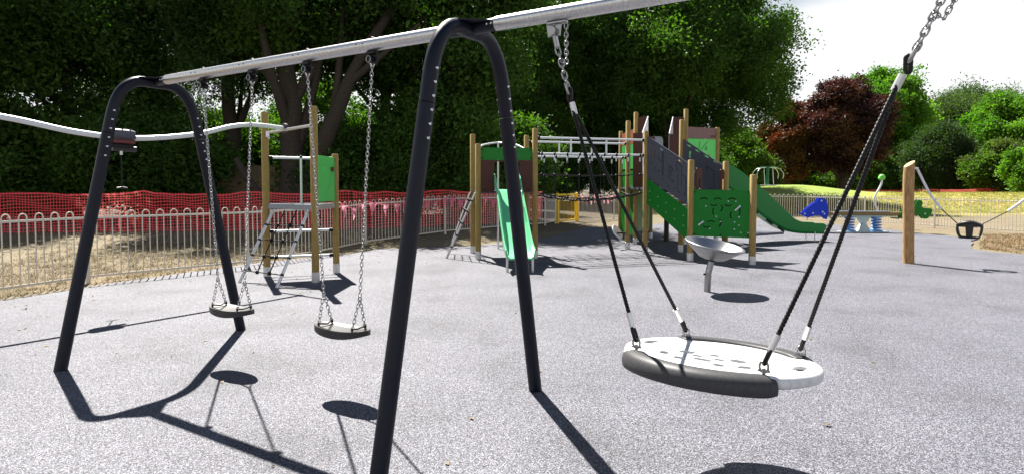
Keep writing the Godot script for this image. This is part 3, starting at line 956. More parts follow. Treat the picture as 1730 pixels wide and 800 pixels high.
func build_trees() -> void:
	leaf_near = leaf_cluster(1, 72, 0.60, 0.155, 0.092)
	leaf_fine = leaf_cluster(2, 80, 0.62, 0.17, 0.055, 0.6)
	leaf_far = leaf_cluster(3, 44, 0.75, 0.36, 0.22)
	var dg := [Color(0.062, 0.135, 0.024), Color(0.074, 0.155, 0.027), Color(0.054, 0.120, 0.022)]
	var mg := [Color(0.062, 0.135, 0.024), Color(0.074, 0.155, 0.027), Color(0.054, 0.120, 0.022)]
	var lg := [Color(0.085, 0.16, 0.022), Color(0.10, 0.18, 0.028), Color(0.07, 0.14, 0.02)]
	var bg := [Color(0.112, 0.250, 0.027), Color(0.094, 0.225, 0.025), Color(0.138, 0.275, 0.037)]
	var og := [Color(0.085, 0.115, 0.04), Color(0.10, 0.13, 0.05), Color(0.07, 0.10, 0.035)]
	var pu := [Color(0.066, 0.033, 0.029), Color(0.048, 0.024, 0.025), Color(0.100, 0.056, 0.030), Color(0.042, 0.022, 0.024)]
	var pb := [Color(0.125, 0.069, 0.022), Color(0.094, 0.056, 0.020), Color(0.075, 0.037, 0.020)]
	var w := "trees of the shaded wood"
	var list := [
		# the shaded wood along the left
		{name = "woodland_tree", cat = "tree", label = "broad dark tree with leaves hanging low over the red mesh barrier", group = w, sd = 11, u = -70, z = 21.5, hw = 5.2, yb = 1.2, yt = 15.0, tr = 0.35, n = 1500, leaf = leaf_near, tints = dg, nb = 24},
		{name = "woodland_tree", cat = "tree", label = "dark leafy tree with a few sunlit sprays, behind the hanging trolley", group = w, sd = 12, u = 120, z = 24.5, hw = 4.8, yb = 2.2, yt = 15.0, tr = 0.32, n = 1200, leaf = leaf_near, tints = dg, nb = 22},
		{name = "woodland_conifer", cat = "tree", label = "near black evergreen with fine drooping sprays behind the steel track", group = w, sd = 13, u = 262, z = 27.0, hw = 4.6, yb = 2.4, yt = 15.5, tr = 0.35, n = 1150, leaf = leaf_fine, tints = [Color(0.060, 0.125, 0.034), Color(0.072, 0.140, 0.038)], nb = 26},
		{name = "woodland_conifer", cat = "tree", label = "dark evergreen with bare lower trunk in front of the board fence", group = w, sd = 14, u = 392, z = 26.0, hw = 4.4, yb = 4.0, yt = 15.0, tr = 0.4, n = 1050, leaf = leaf_fine, tints = [Color(0.060, 0.125, 0.034), Color(0.072, 0.140, 0.038)], nb = 24},
		{name = "forked_tree", cat = "tree", label = "old tree with a thick trunk and one heavy limb leaning out above the net platform", group = w, sd = 15, u = 492, z = 23.5, hw = 5.0, yb = 5.2, yt = 14.0, tr = 0.52, n = 1250, leaf = leaf_near, tints = dg, nb = 20,
			forks = [[[Vector3(0.25, 0.2, 0.1), Vector3(1.0, 2.2, 0.2), Vector3(1.9, 4.2, 0.3), Vector3(2.7, 6.0, 0.3), Vector3(4.2, 8.4, 0.2)], 0.42], [[Vector3(1.75, 4.0, 0.3), Vector3(1.95, 5.6, 0.2), Vector3(2.1, 8.5, 0.0)], 0.2], [[Vector3(2.4, 5.3, 0.3), Vector3(3.6, 6.2, 0.6), Vector3(5.2, 7.4, 0.8)], 0.16], [[Vector3(-0.1, 0.9, 0.1), Vector3(-0.9, 1.0, 0.7), Vector3(-1.7, 2.4, 1.0)], 0.26]]},
		{name = "woodland_tree", cat = "tree", label = "tall mid green tree standing back between the forked tree and the round crowned one", group = w, sd = 16, u = 655, z = 29.0, hw = 5.2, yb = 3.6, yt = 14.5, tr = 0.35, n = 1200, leaf = leaf_near, tints = mg, nb = 22},
		{name = "woodland_tree", cat = "tree", label = "mid green tree with dense rounded sprays behind the middle swing frame", group = w, sd = 17, u = 775, z = 25.5, hw = 4.4, yb = 2.6, yt = 13.5, tr = 0.32, n = 1700, leaf = leaf_near, tints = mg, nb = 24},
		{name = "woodland_tree", cat = "tree", label = "dark tree above the slide tower and rope bridge", group = w, sd = 18, u = 900, z = 45.0, hw = 6.2, yb = 2.6, yt = 19.0, tr = 0.4, n = 2300, leaf = leaf_near, tints = dg, nb = 24},
		{name = "spreading_tree", cat = "tree", label = "large spreading tree with dark trunk and broad crown above the play tower", sd = 20, u = 1130, z = 45.0, hw = 8.6, yb = 2.6, yt = 20.5, tr = 0.6, n = 4600, leaf = leaf_near, tints = dg + mg, nb = 34, size = 1.2, limbs = 20,
			extra = [[Vector3(7.6, 8.6, 0.5), 1.6], [Vector3(6.6, 6.4, 1.0), 1.7], [Vector3(7.8, 12.4, 0.0), 1.9], [Vector3(8.2, 7.6, 0.0), 0.9], [Vector3(3.8, 5.2, 2.0), 1.5]]},
		{name = "woodland_tree", cat = "tree", label = "dark tree between the rope bridge and the large spreading tree", group = w, sd = 19, u = 1005, z = 50.0, hw = 6.6, yb = 2.4, yt = 20.0, tr = 0.4, n = 2400, leaf = leaf_near, tints = dg, nb = 24},
		{name = "woodland_tree", cat = "tree", label = "tree far behind the rope bridge filling the gap under the larger crowns", group = w, sd = 21, u = 955, z = 64.0, hw = 6.0, yb = 0.8, yt = 13.0, tr = 0.3, n = 2400, leaf = leaf_near, tints = mg, nb = 20, size = 1.3},
		{name = "woodland_tree", cat = "tree", label = "tree far behind the play tower seen under the large spreading crown", group = w, sd = 22, u = 1085, z = 62.0, hw = 6.0, yb = 0.8, yt = 10.5, tr = 0.3, n = 2200, leaf = leaf_near, tints = mg, nb = 20, size = 1.3},
		{name = "woodland_tree", cat = "tree", label = "mid green tree far behind the steel track, closing the gap beside the forked tree", group = w, sd = 23, u = 560, z = 40.0, hw = 5.5, yb = 0.8, yt = 8.5, tr = 0.3, n = 850, leaf = leaf_near, tints = mg, nb = 20, size = 1.2},
		{name = "woodland_tree", cat = "tree", label = "mid green tree far behind the slide tower", group = w, sd = 24, u = 830, z = 52.0, hw = 5.5, yb = 0.8, yt = 9.5, tr = 0.3, n = 1500, leaf = leaf_near, tints = mg, nb = 20, size = 1.2},
		# far side of the lawn
		{name = "copper_beech", cat = "tree", label = "large round copper beech with dark purple leaves behind the grass mound", sd = 31, u = 1424, z = 60.0, hw = 4.4, yb = 1.8, yt = 12.9, tr = 0.55, n = 5200, leaf = leaf_far, tints = pu, nb = 46, purple = true, size = 0.62},
		{name = "copper_beech", cat = "tree", label = "smaller bronze leaved beech beside the large copper beech", sd = 32, u = 1327, z = 62.0, hw = 2.9, yb = 1.6, yt = 10.8, tr = 0.3, n = 2400, leaf = leaf_far, tints = pb, nb = 26, purple = true, size = 0.6},
		{name = "lime_tree", cat = "tree", label = "bright green tree rising behind the large copper beech", sd = 33, u = 1478, z = 80.0, hw = 6.6, yb = 1.5, yt = 18.0, tr = 0.5, n = 4600, leaf = leaf_far, tints = bg, nb = 42, size = 0.85},
		{name = "dark_conifer", cat = "tree", label = "dark low evergreen behind the wooden swing post", sd = 34, u = 1588, z = 62.0, hw = 3.6, yb = 0.3, yt = 8.6, tr = 0.25, n = 2600, leaf = leaf_fine, tints = [Color(0.035, 0.07, 0.028), Color(0.045, 0.08, 0.03)], nb = 26, cone = 0.5, size = 1.3},
		{name = "feathery_tree", cat = "tree", label = "tall grey green feathery tree on the skyline behind the cradle swing", sd = 35, u = 1640, z = 90.0, hw = 7.6, yb = 2.0, yt = 17.4, tr = 0.45, n = 3600, leaf = leaf_fine, tints = [Color(0.06, 0.105, 0.04), Color(0.075, 0.12, 0.05)], nb = 34, size = 2.0},
		{name = "purple_tree", cat = "tree", label = "dull purple tree top showing between the bright and the feathery tree", sd = 36, u = 1578, z = 96.0, hw = 4.2, yb = 2.0, yt = 17.0, tr = 0.3, n = 1500, leaf = leaf_far, tints = pu, nb = 18, purple = true, size = 1.1},
		{name = "chestnut_tree", cat = "tree", label = "bright green tree with leaves in round bunches behind the pale shrub", sd = 37, u = 1702, z = 66.0, hw = 5.8, yb = 0.8, yt = 12.0, tr = 0.4, n = 4000, leaf = leaf_far, tints = bg, nb = 46, size = 0.72},
		{name = "leafy_shrub", cat = "shrub", label = "large pale green shrub beyond the red mesh across the lawn", sd = 38, u = 1690, z = 56.0, hw = 3.3, yb = 0.2, yt = 5.9, n = 1900, leaf = leaf_far, tints = og + lg, nb = 26, size = 0.6},
		{name = "leafy_shrub", cat = "shrub", label = "small fresh green shrub in front of the large pale one", sd = 39, u = 1738, z = 50.0, hw = 2.0, yb = 0.2, yt = 4.2, n = 1000, leaf = leaf_far, tints = bg, nb = 14, size = 0.55},
		{name = "leafy_shrub", cat = "shrub", label = "tall sunlit green shrub behind the green exercise frame", sd = 40, u = 1238, z = 57.0, hw = 3.5, yb = 0.2, yt = 6.6, n = 2200, leaf = leaf_far, tints = lg, nb = 26, size = 0.6},
		{name = "leafy_shrub", cat = "shrub", label = "olive green shrub beside the bronze beech", sd = 41, u = 1280, z = 58.0, hw = 2.2, yb = 0.2, yt = 5.2, n = 1300, leaf = leaf_far, tints = og, nb = 18, size = 0.55},
		{name = "small_tree", cat = "tree", label = "slim pale green tree far behind the bronze beech", sd = 42, u = 1262, z = 84.0, hw = 3.6, yb = 1.0, yt = 10.4, tr = 0.2, n = 1500, leaf = leaf_far, tints = lg, nb = 18, size = 0.8},
		{name = "purple_tree", cat = "tree", label = "dark purple tree far behind the play tower", sd = 43, u = 1222, z = 92.0, hw = 3.6, yb = 1.0, yt = 10.6, tr = 0.2, n = 1500, leaf = leaf_far, tints = pu, nb = 18, purple = true, size = 0.9},
	]
	# dark undergrowth closing the wood and the far edge of the lawn
	var places := [[-140, 22.0, 3.4, 4.2], [-20, 22.5, 3.4, 4.8], [90, 23.5, 3.2, 4.0], [200, 23.5, 3.2, 5.0], [310, 24.5, 2.4, 3.8], [440, 30.0, 3.4, 5.6], [590, 25.5, 3.0, 4.0], [680, 26.0, 3.0, 4.8], [760, 26.5, 3.0, 4.2], [850, 29.0, 3.2, 5.0], [930, 47.0, 4.0, 5.6], [1010, 50.0, 4.0, 5.4], [1090, 52.0, 4.4, 5.6], [1165, 54.0, 4.2, 5.2]]
	for i in places.size():
		var p = places[i]
		list.append({name = "undergrowth_shrub", cat = "shrub", label = "dark shrub in the undergrowth that closes the wood", group = "dark undergrowth of the wood", sd = 60 + i, u = p[0], z = p[1], hw = p[2], yb = 0.0, yt = p[3], n = 800, leaf = leaf_near, tints = dg, nb = 14})
	var far := [[1310, 76.0, 4.6, 6.0], [1385, 78.0, 5.0, 6.2], [1455, 74.0, 5.0, 6.0], [1530, 76.0, 5.0, 6.4], [1630, 74.0, 5.4, 7.6], [1740, 76.0, 6.0, 8.0], [1200, 72.0, 4.6, 6.0]]
	for i in far.size():
		var p = far[i]
		list.append({name = "hedge_shrub", cat = "shrub", label = "dark shrub in the hedge that closes the far side of the lawn", group = "hedge along the far side of the lawn", sd = 90 + i, u = p[0], z = p[1], hw = p[2], yb = -0.2, yt = p[3], n = 1000, leaf = leaf_far, tints = dg, nb = 14, size = 0.8})
	for o in list: tree(o)

# ================================================================ swing frame
func build_swing_frame() -> void:
	var t := thing("swing_set", SW, "anthracite tubular swing frame with arched legs and long galvanised top beam", "swing set")
	var leg_n := func(y: float) -> float: return 0.81 - 0.205 * y
	for a: float in [-3.54, 0.0, 3.05]:
		var arch := []
		arch.append(sw(a, -leg_n.call(1.955), 1.955))
		var half := []
		var p0 := Vector2(leg_n.call(2.10), 2.10); var p1 := Vector2(leg_n.call(2.475), 2.475); var p2 := Vector2(0.05, 2.435)
		for i in 11:
			var w := i / 10.0
			half.append(p0.lerp(p1, w).lerp(p1.lerp(p2, w), w))
		for q: Vector2 in half: arch.append(sw(a, -q.x, q.y))
		half.reverse()
		for q: Vector2 in half: arch.append(sw(a, q.x, q.y))
		arch.append(sw(a, leg_n.call(1.955), 1.955))
		part(t, "arch", tubed(arch, 0.0462, 20), M.dark, SW)
		for s: float in [-1.0, 1.0]:
			part(t, "leg", tubed([sw(a, s * leg_n.call(-0.02), -0.02), sw(a, s * leg_n.call(1.0), 1.0), sw(a, s * leg_n.call(1.95), 1.95)], 0.0478, 20), M.dark, SW)
			for side: float in [-1.0, 1.0]:
				var bolts := MB.new()
				for i in 6:
					var y := 1.76 + i * 0.078
					var d := (ST * side - SN * 0.12).normalized()
					bolts.dome(sw(a, s * leg_n.call(y), y) + d * 0.0475, d, 0.0105)
				stuff(part(t, "bolt_row", bolts, M.chrome, SW))
		# welded joint: spigots, gusset plates and their bolts
		for side: float in [-1.0, 1.0]:
			if (a < -3.0 and side < 0.0) or (a > 3.0 and side > 0.0): continue
			var j := MB.new()
			j.tube([sw(a, 0, 2.445), sw(a + side * 0.10, 0, 2.45), sw(a + side * 0.20, 0, 2.452)], 0.0385, 18)
			part(t, "joint_sleeve", j, M.dark, SW)
			var g := MB.new()
			var x := Transform3D(Basis(ST * side, SN, (ST * side).cross(SN)), sw(a, 0, 2.468))
			g.panel(PackedVector2Array([Vector2(0.0, -0.17), Vector2(0.045, -0.15), Vector2(0.17, -0.045), Vector2(0.17, 0.045), Vector2(0.045, 0.15), Vector2(0.0, 0.17)]), 0.008, x)
			part(t, "gusset_plate", g, M.dark, SW)
			var bl := MB.new()
			for k in 2:
				for sd: float in [-1.0, 1.0]:
					bl.dome(sw(a + side * (0.145 + 0.03 * k), sd * 0.0385, 2.452), SN * sd, 0.008)
			for k in 5: bl.dome(sw(a + side * (0.23 + 0.05 * k), 0, 2.452 + 0.041), Vector3.UP, 0.007)
			stuff(part(t, "bolt_row", bl, M.chrome, SW))
	for span: Array in [[-3.345, -0.195], [0.195, 2.855]]:
		part(t, "beam", tubed([sw(span[0], 0, 2.452), sw((span[0] + span[1]) * 0.5, 0, 2.452), sw(span[1], 0, 2.452)], 0.0425, 24), M.galvanised, SW)
	# dark plugs in the beam beside each hanger, and the nuts on top
	for a: float in [-2.79, -2.12, -1.47, -0.815]:
		var pl := MB.new()
		for k in 2: pl.dome(sw(a - 0.05 - 0.06 * k, -0.042, 2.462), -SN, 0.006)
		pl.dome(sw(a + 0.01, 0, 2.494), Vector3.UP, 0.02)
		stuff(part(t, "plug", pl, M.black, SW))
		var h := MB.new()
		h.bar(sw(a - 0.035, 0, 2.398), sw(a + 0.035, 0, 2.398), 0.05, 0.024, 0.004)
		h.bar(sw(a - 0.022, 0, 2.40), sw(a - 0.022, 0, 2.335), 0.012, 0.05, 0.003, ST)
		h.bar(sw(a + 0.022, 0, 2.40), sw(a + 0.022, 0, 2.335), 0.012, 0.05, 0.003, ST)
		h.tube([sw(a, -0.034, 2.352), sw(a, 0.034, 2.352)], 0.026, 14)
		part(t, "hanger", h, M.black, SW)
		var ring := MB.new()
		var pts := []
		for i in 13:
			var g := TAU * i / 12.0
			pts.append(sw(a + 0.02 * cos(g), -0.036, 2.352 + 0.022 * sin(g)))
		ring.tube(pts, 0.004, 5, false)
		part(t, "bearing_ring", ring, M.steel, SW)
	for a: float in [0.573, 2.37]:
		var h := MB.new()
		h.bar(sw(a - 0.04, 0, 2.402), sw(a + 0.08, 0, 2.402), 0.04, 0.016, 0.004)
		h.bar(sw(a - 0.03, 0, 2.40), sw(a - 0.020, 0, 2.33), 0.01, 0.036, 0.003, ST)
		h.bar(sw(a + 0.03, 0, 2.40), sw(a + 0.022, 0, 2.33), 0.01, 0.036, 0.003, ST)
		h.tube([sw(a, -0.03, 2.355), sw(a, 0.03, 2.355)], 0.024, 14)
		part(t, "hanger", h, M.steel, SW)

# ================================================================ flat swings
func flat_swing(ac: float, ha: float, hb: float, label: String) -> void:
	var y0 := 0.485
	var base := sw(ac, 0, y0)
	var t := thing("rubber_swing", base, label, "swing", "flat rubber swing seats")
	# seat: lens-shaped outline, dished top, deep belly
	var rows := []
	for i in 25:
		var s := -1.0 + 2.0 * i / 24.0
		var hd := 0.098 * pow(maxf(1.0 - pow(absf(s), 2.6), 0.0), 0.55) + 0.004
		var top := 0.014 * s * s
		var bot := top - (0.036 + 0.022 * (1.0 - s * s))
		if absf(s) > 0.97: bot = top - 0.036
		var row := []
		var rr := 0.008
		for c in [[-1, 0], [-1, 1], [-0.55, 1.0], [0, 1.0], [0.55, 1.0], [1, 1], [1, 0], [0.5, -0.0], [0, 0], [-0.5, 0]]:
			var bb: float = c[0] * hd
			var yy: float = lerpf(bot, top, c[1])
			if c[1] >= 1 and absf(c[0]) < 0.6: yy -= 0.010 * (1.0 - s * s)
			row.append(sw(ac + s * 0.262, bb, y0 + yy))
		rows.append(row)
	var seat := MB.new()
	for i in rows.size() - 1:
		for j in 10:
			var k := (j + 1) % 10
			var a: Vector3 = rows[i][j]; var b: Vector3 = rows[i][k]; var c: Vector3 = rows[i + 1][k]; var d: Vector3 = rows[i + 1][j]
			var nn := (b - a).cross(d - a).normalized()
			if nn.length() < 0.1: nn = (c - b).cross(d - b).normalized()
			var cen := (rows[i][3] + rows[i][8]) * 0.5 as Vector3
			if nn.dot(a - cen) < 0.0: nn = -nn
			seat.quad(a, b, c, d, nn)
	seat.fan(rows[0], -ST); seat.fan(rows[-1], ST)
	part(t, "seat", seat, M.black_rubber, base)
	for s: float in [-1.0, 1.0]:
		var top := sw(ha if s < 0 else hb, 0, 2.325)
		var knot := sw(ac + s * 0.185, 0, y0 + 0.24)
		var ch := MB.new()
		ch.chain(top, knot)
		ch.chain(knot, sw(ac + s * 0.17, -0.062, y0 + 0.012))
		ch.chain(knot, sw(ac + s * 0.17, 0.062, y0 + 0.012))
		part(t, "chain", ch, M.chain, base)
		var cl := MB.new()
		for b: float in [-1.0, 1.0]:
			cl.tube([sw(ac + s * 0.17, b * 0.062, y0 - 0.01), sw(ac + s * 0.17, b * 0.062, y0 + 0.03)], 0.006, 8)
			cl.tube([sw(ac + s * 0.17, b * 0.062, y0 + 0.022), sw(ac + s * 0.155, 0, y0 + 0.010)], 0.006, 6)
		part(t, "seat_shackle", cl, M.black, base)
		var sh := MB.new()
		sh.link(Transform3D(Basis(SN, Vector3.UP, -ST), top + Vector3.UP * 0.008), 0.05, 0.032, 0.006)
		part(t, "top_shackle", sh, M.chrome, base)

func build_flat_swings() -> void:
	flat_swing(-2.45, -2.79, -2.12, "flat black rubber swing seat on chains, next to the outer arch of the frame")
	flat_swing(-1.14, -1.47, -0.815, "flat black rubber swing seat on chains, next to the middle arch of the frame")

# ================================================================ disc swing
func build_disc_swing() -> void:
	var cc := Vector2(1.450, 0.16)
	var y0 := 0.632
	var base := sw(cc.x, cc.y, y0)
	var t := thing("disc_swing", base, "white round platform swing with black bumpers hung on black ropes", "swing")
	var lean := Basis(Vector3.UP, deg_to_rad(-8.0)) * Basis(ST, deg_to_rad(-5.5))
	var X := Transform3D(lean * Basis(ST, SN, Vector3.UP), base)
	# disc plate with hand holes and a cluster of small drain holes
	var circ := func(r: float, k := 64) -> PackedVector2Array:
		var o := PackedVector2Array()
		for i in k: o.append(Vector2(cos(TAU * i / k), sin(TAU * i / k)) * r)
		return o
	var holes := []
	for s: float in [-1.0, 1.0]:
		holes.append(rect2(s * 0.385 - 0.026, -0.065, s * 0.385 + 0.026, 0.065, 0.02))
	for q in [[-0.13, 0.02, 0.036, 0.022], [0.13, 0.02, 0.036, 0.022], [-0.055, -0.03, 0.024, 0.014], [0.055, -0.03, 0.024, 0.014], [-0.20, -0.10, 0.026, 0.022], [0.20, -0.10, 0.026, 0.022], [0.0, -0.10, 0.042, 0.016], [-0.10, -0.16, 0.024, 0.016], [0.10, -0.16, 0.024, 0.016], [0.0, 0.06, 0.024, 0.016]]:
		holes.append(rect2(q[0] - q[2], q[1] - q[3] * 1.7 - 0.12, q[0] + q[2] * 1.1, q[1] + q[3] * 1.7 - 0.12, minf(q[2], q[3]) * 0.7))
	var d := MB.new()
	d.panel(circ.call(0.452), 0.016, X.translated_local(Vector3(0, 0, 0.0)), holes)
	part(t, "disc", d, M.white_plastic, base)
	# dished skirt, its base closed to darken the holes, and the rolled rim
	var L := Transform3D(lean * Basis(ST, Vector3.UP, -SN), base)
	var rim := MB.new()
	rim.lathe([Vector2(0.452, 0.0075), Vector2(0.462, 0.0075), Vector2(0.474, 0.002), Vector2(0.480, -0.012), Vector2(0.480, -0.032), Vector2(0.474, -0.044), Vector2(0.455, -0.052), Vector2(0.36, -0.075), Vector2(0.2, -0.095), Vector2(0.0, -0.1), Vector2(0.0, -0.1), Vector2(0.0, -0.092), Vector2(0.2, -0.087), Vector2(0.35, -0.066), Vector2(0.445, -0.035), Vector2(0.452, -0.0075)], L, 64)
	part(t, "rim", rim, M.white_plastic, base)
	var seam := MB.new()
	for r: float in [0.33, 0.27]:
		var pts := []
		for i in 49: pts.append(X * Vector3(cos(TAU * i / 48.0) * r, sin(TAU * i / 48.0) * r, 0.0072))
		seam.tube(pts, 0.0022, 5, false)
	part(t, "moulded_ring", seam, M.white_plastic, base)
	# rubber bumpers wrapped round the front and the back edge
	for s: float in [-1.0, 1.0]:
		var rows := []
		for i in 29:
			var g := deg_to_rad(lerpf(40.0, 140.0, i / 28.0)) * s
			var out := Vector3(cos(g), sin(g), 0)
			var e := minf(minf(i, 28 - i) / 2.0, 1.0)
			e = 0.82 + 0.18 * sqrt(e)
			var row := []
			for q in [[0.418, 0.010], [0.420, 0.028], [0.440, 0.033], [0.462, 0.030], [0.482, 0.022], [0.496, 0.009], [0.503, -0.010], [0.505, -0.030], [0.502, -0.054], [0.490, -0.062], [0.462, -0.062], [0.455, -0.045], [0.452, 0.0]]:
				row.append(X * (out * lerpf(0.47, q[0] if s < 0.0 or q[0] > 0.45 else q[0] - 0.045, e) + Vector3(0, 0, lerpf(-0.03, q[1] - (0.02 if s < 0.0 else 0.008), e))))
			rows.append(row)
		var b := MB.new()
		b.grid(rows)
		b.fan(rows[0], (rows[0][0] - rows[1][0]).normalized()); b.fan(rows[-1], (rows[-1][0] - rows[-2][0]).normalized())
		part(t, "bumper", b, M.bumper, base)
	# rope suspension
	for s: float in [-1.0, 1.0]:
		var hang := sw(0.573 if s < 0 else 2.37, 0.0, 2.335)
		var shackle := sw(cc.x + s * 0.80, 0.01, 2.06)
		var fork := MB.new()
		fork.bar(hang + Vector3.UP * 0.02, hang.lerp(shackle, 0.26), 0.022, 0.034, 0.005, SN)
		part(t, "swivel", fork, M.steel, base)
		var ch := MB.new()
		ch.chain(hang.lerp(shackle, 0.26), shackle, 0.034, 0.026, 0.0045)
		part(t, "chain", ch, M.chain, base)
		var loop := MB.new()
		var loose := hang + ST * 0.075 + Vector3.UP * 0.055
		var low := hang.lerp(shackle, 0.52) + ST * 0.035
		loop.chain(loose, low - Vector3.UP * 0.02, 0.024, 0.019, 0.0032)
		loop.chain(low - Vector3.UP * 0.02, hang.lerp(shackle, 0.5), 0.024, 0.019, 0.0032)
		part(t, "safety_chain", loop, M.chain, base)
		var dn := (shackle - hang).normalized()
		var sh := MB.new()
		sh.link(Transform3D(Basis(SN, -dn, ST).orthonormalized(), shackle + dn * 0.02), 0.075, 0.04, 0.008)
		part(t, "shackle", sh, M.steel, base)
		var split := shackle + dn * 0.155
		var eye := MB.new()
		eye.link(Transform3D(Basis(ST, -dn, SN).orthonormalized(), shackle + dn * 0.060), 0.07, 0.018, 0.010)
		part(t, "rope_eye", eye, M.rope, base)
		var fer := MB.new()
		fer.tube([shackle + dn * 0.105, shackle + dn * 0.175], 0.0165, 14)
		part(t, "ferrule", fer, M.alu, base)
		for b: float in [-1.0, 1.0]:
			var foot := X * Vector3(s * 0.312, b * 0.305, 0.055)
			var dir := (foot - split).normalized()
			var rope := MB.new()
			rope.twisted([split + SN * b * 0.008, foot - dir * 0.075], 0.0105, 0.052)
			part(t, "rope", rope, M.rope, base)
			var f2 := MB.new()
			f2.tube([foot - dir * 0.145, foot - dir * 0.065], 0.0155, 14)
			part(t, "ferrule", f2, M.alu, base)
			var e2 := MB.new()
			e2.link(Transform3D(Basis(SN, dir, -ST).orthonormalized(), foot - dir * 0.035), 0.07, 0.028, 0.0105)
			part(t, "rope_eye", e2, M.rope, base)
			var s2 := MB.new()
			s2.link(Transform3D(Basis(ST, Vector3.UP, -SN), foot - Vector3.UP * 0.012), 0.05, 0.036, 0.006)
			s2.tube([foot - Vector3.UP * 0.056, foot - Vector3.UP * 0.02], 0.008, 10)
			s2.tube([foot - ST * 0.026 - Vector3.UP * 0.03, foot + ST * 0.026 - Vector3.UP * 0.03], 0.006, 8)
			part(t, "shackle", s2, M.steel, base)

# ================================================================ shared play-equipment pieces
func wooden_post(parent: Node3D, base: Vector3, p: Vector3, h: float, r := 0.058, foot := true, mat: Material = null) -> void:
	var b := MB.new()
	var y0 := 0.15 if foot else -0.01
	var X := Transform3D(Basis(), p)
	b.lathe([Vector2(r, y0), Vector2(r, h - 0.012), Vector2(r - 0.012, h), Vector2(r - 0.012, h), Vector2(0, h + 0.003)], Transform3D(Basis(), Vector3.ZERO), 18)
	var o := put(parent, "post", b.mesh(), mat if mat else M.wood)
	o.position = p - base
	if foot:
		var f := MB.new()
		f.lathe([Vector2(r + 0.004, -0.01), Vector2(r + 0.004, 0.16), Vector2(r + 0.004, 0.16), Vector2(r - 0.001, 0.163)], Transform3D(), 18)
		put(o, "post_foot", f.mesh(), M.alu)
func clamp_ball(b: MB, p: Vector3, r := 0.028) -> void:
	b.ball(p, r, 8)
func rope_net(parent: Node3D, base: Vector3, a0: Vector3, a1: Vector3, b0: Vector3, b1: Vector3, rungs: Array, lines: Array, side_poles := true) -> void:
	# a0->a1 one side from foot to head, b0->b1 the other
	if side_poles:
		part(parent, "side_pole", tubed([a0, a1], 0.024, 12), M.alu, base)
		part(parent, "side_pole", tubed([b0, b1], 0.024, 12), M.alu, base)
	var net := MB.new()
	var knots := MB.new()
	for w: float in rungs:
		var p := a0.lerp(a1, w); var q := b0.lerp(b1, w)
		net.tube([p, q], 0.009, 6)
		knots.ball(p, 0.032, 8); knots.ball(q, 0.032, 8)
		for l: float in lines: knots.ball(p.lerp(q, l), 0.034, 8)
	for l: float in lines:
		net.tube([a0.lerp(a1, rungs[0]).lerp(b0.lerp(b1, rungs[0]), l), a1.lerp(b1, l)], 0.0095, 6)
	part(parent, "climbing_net", net, M.rope, base)
	part(parent, "net_knots", knots, M.black, base)

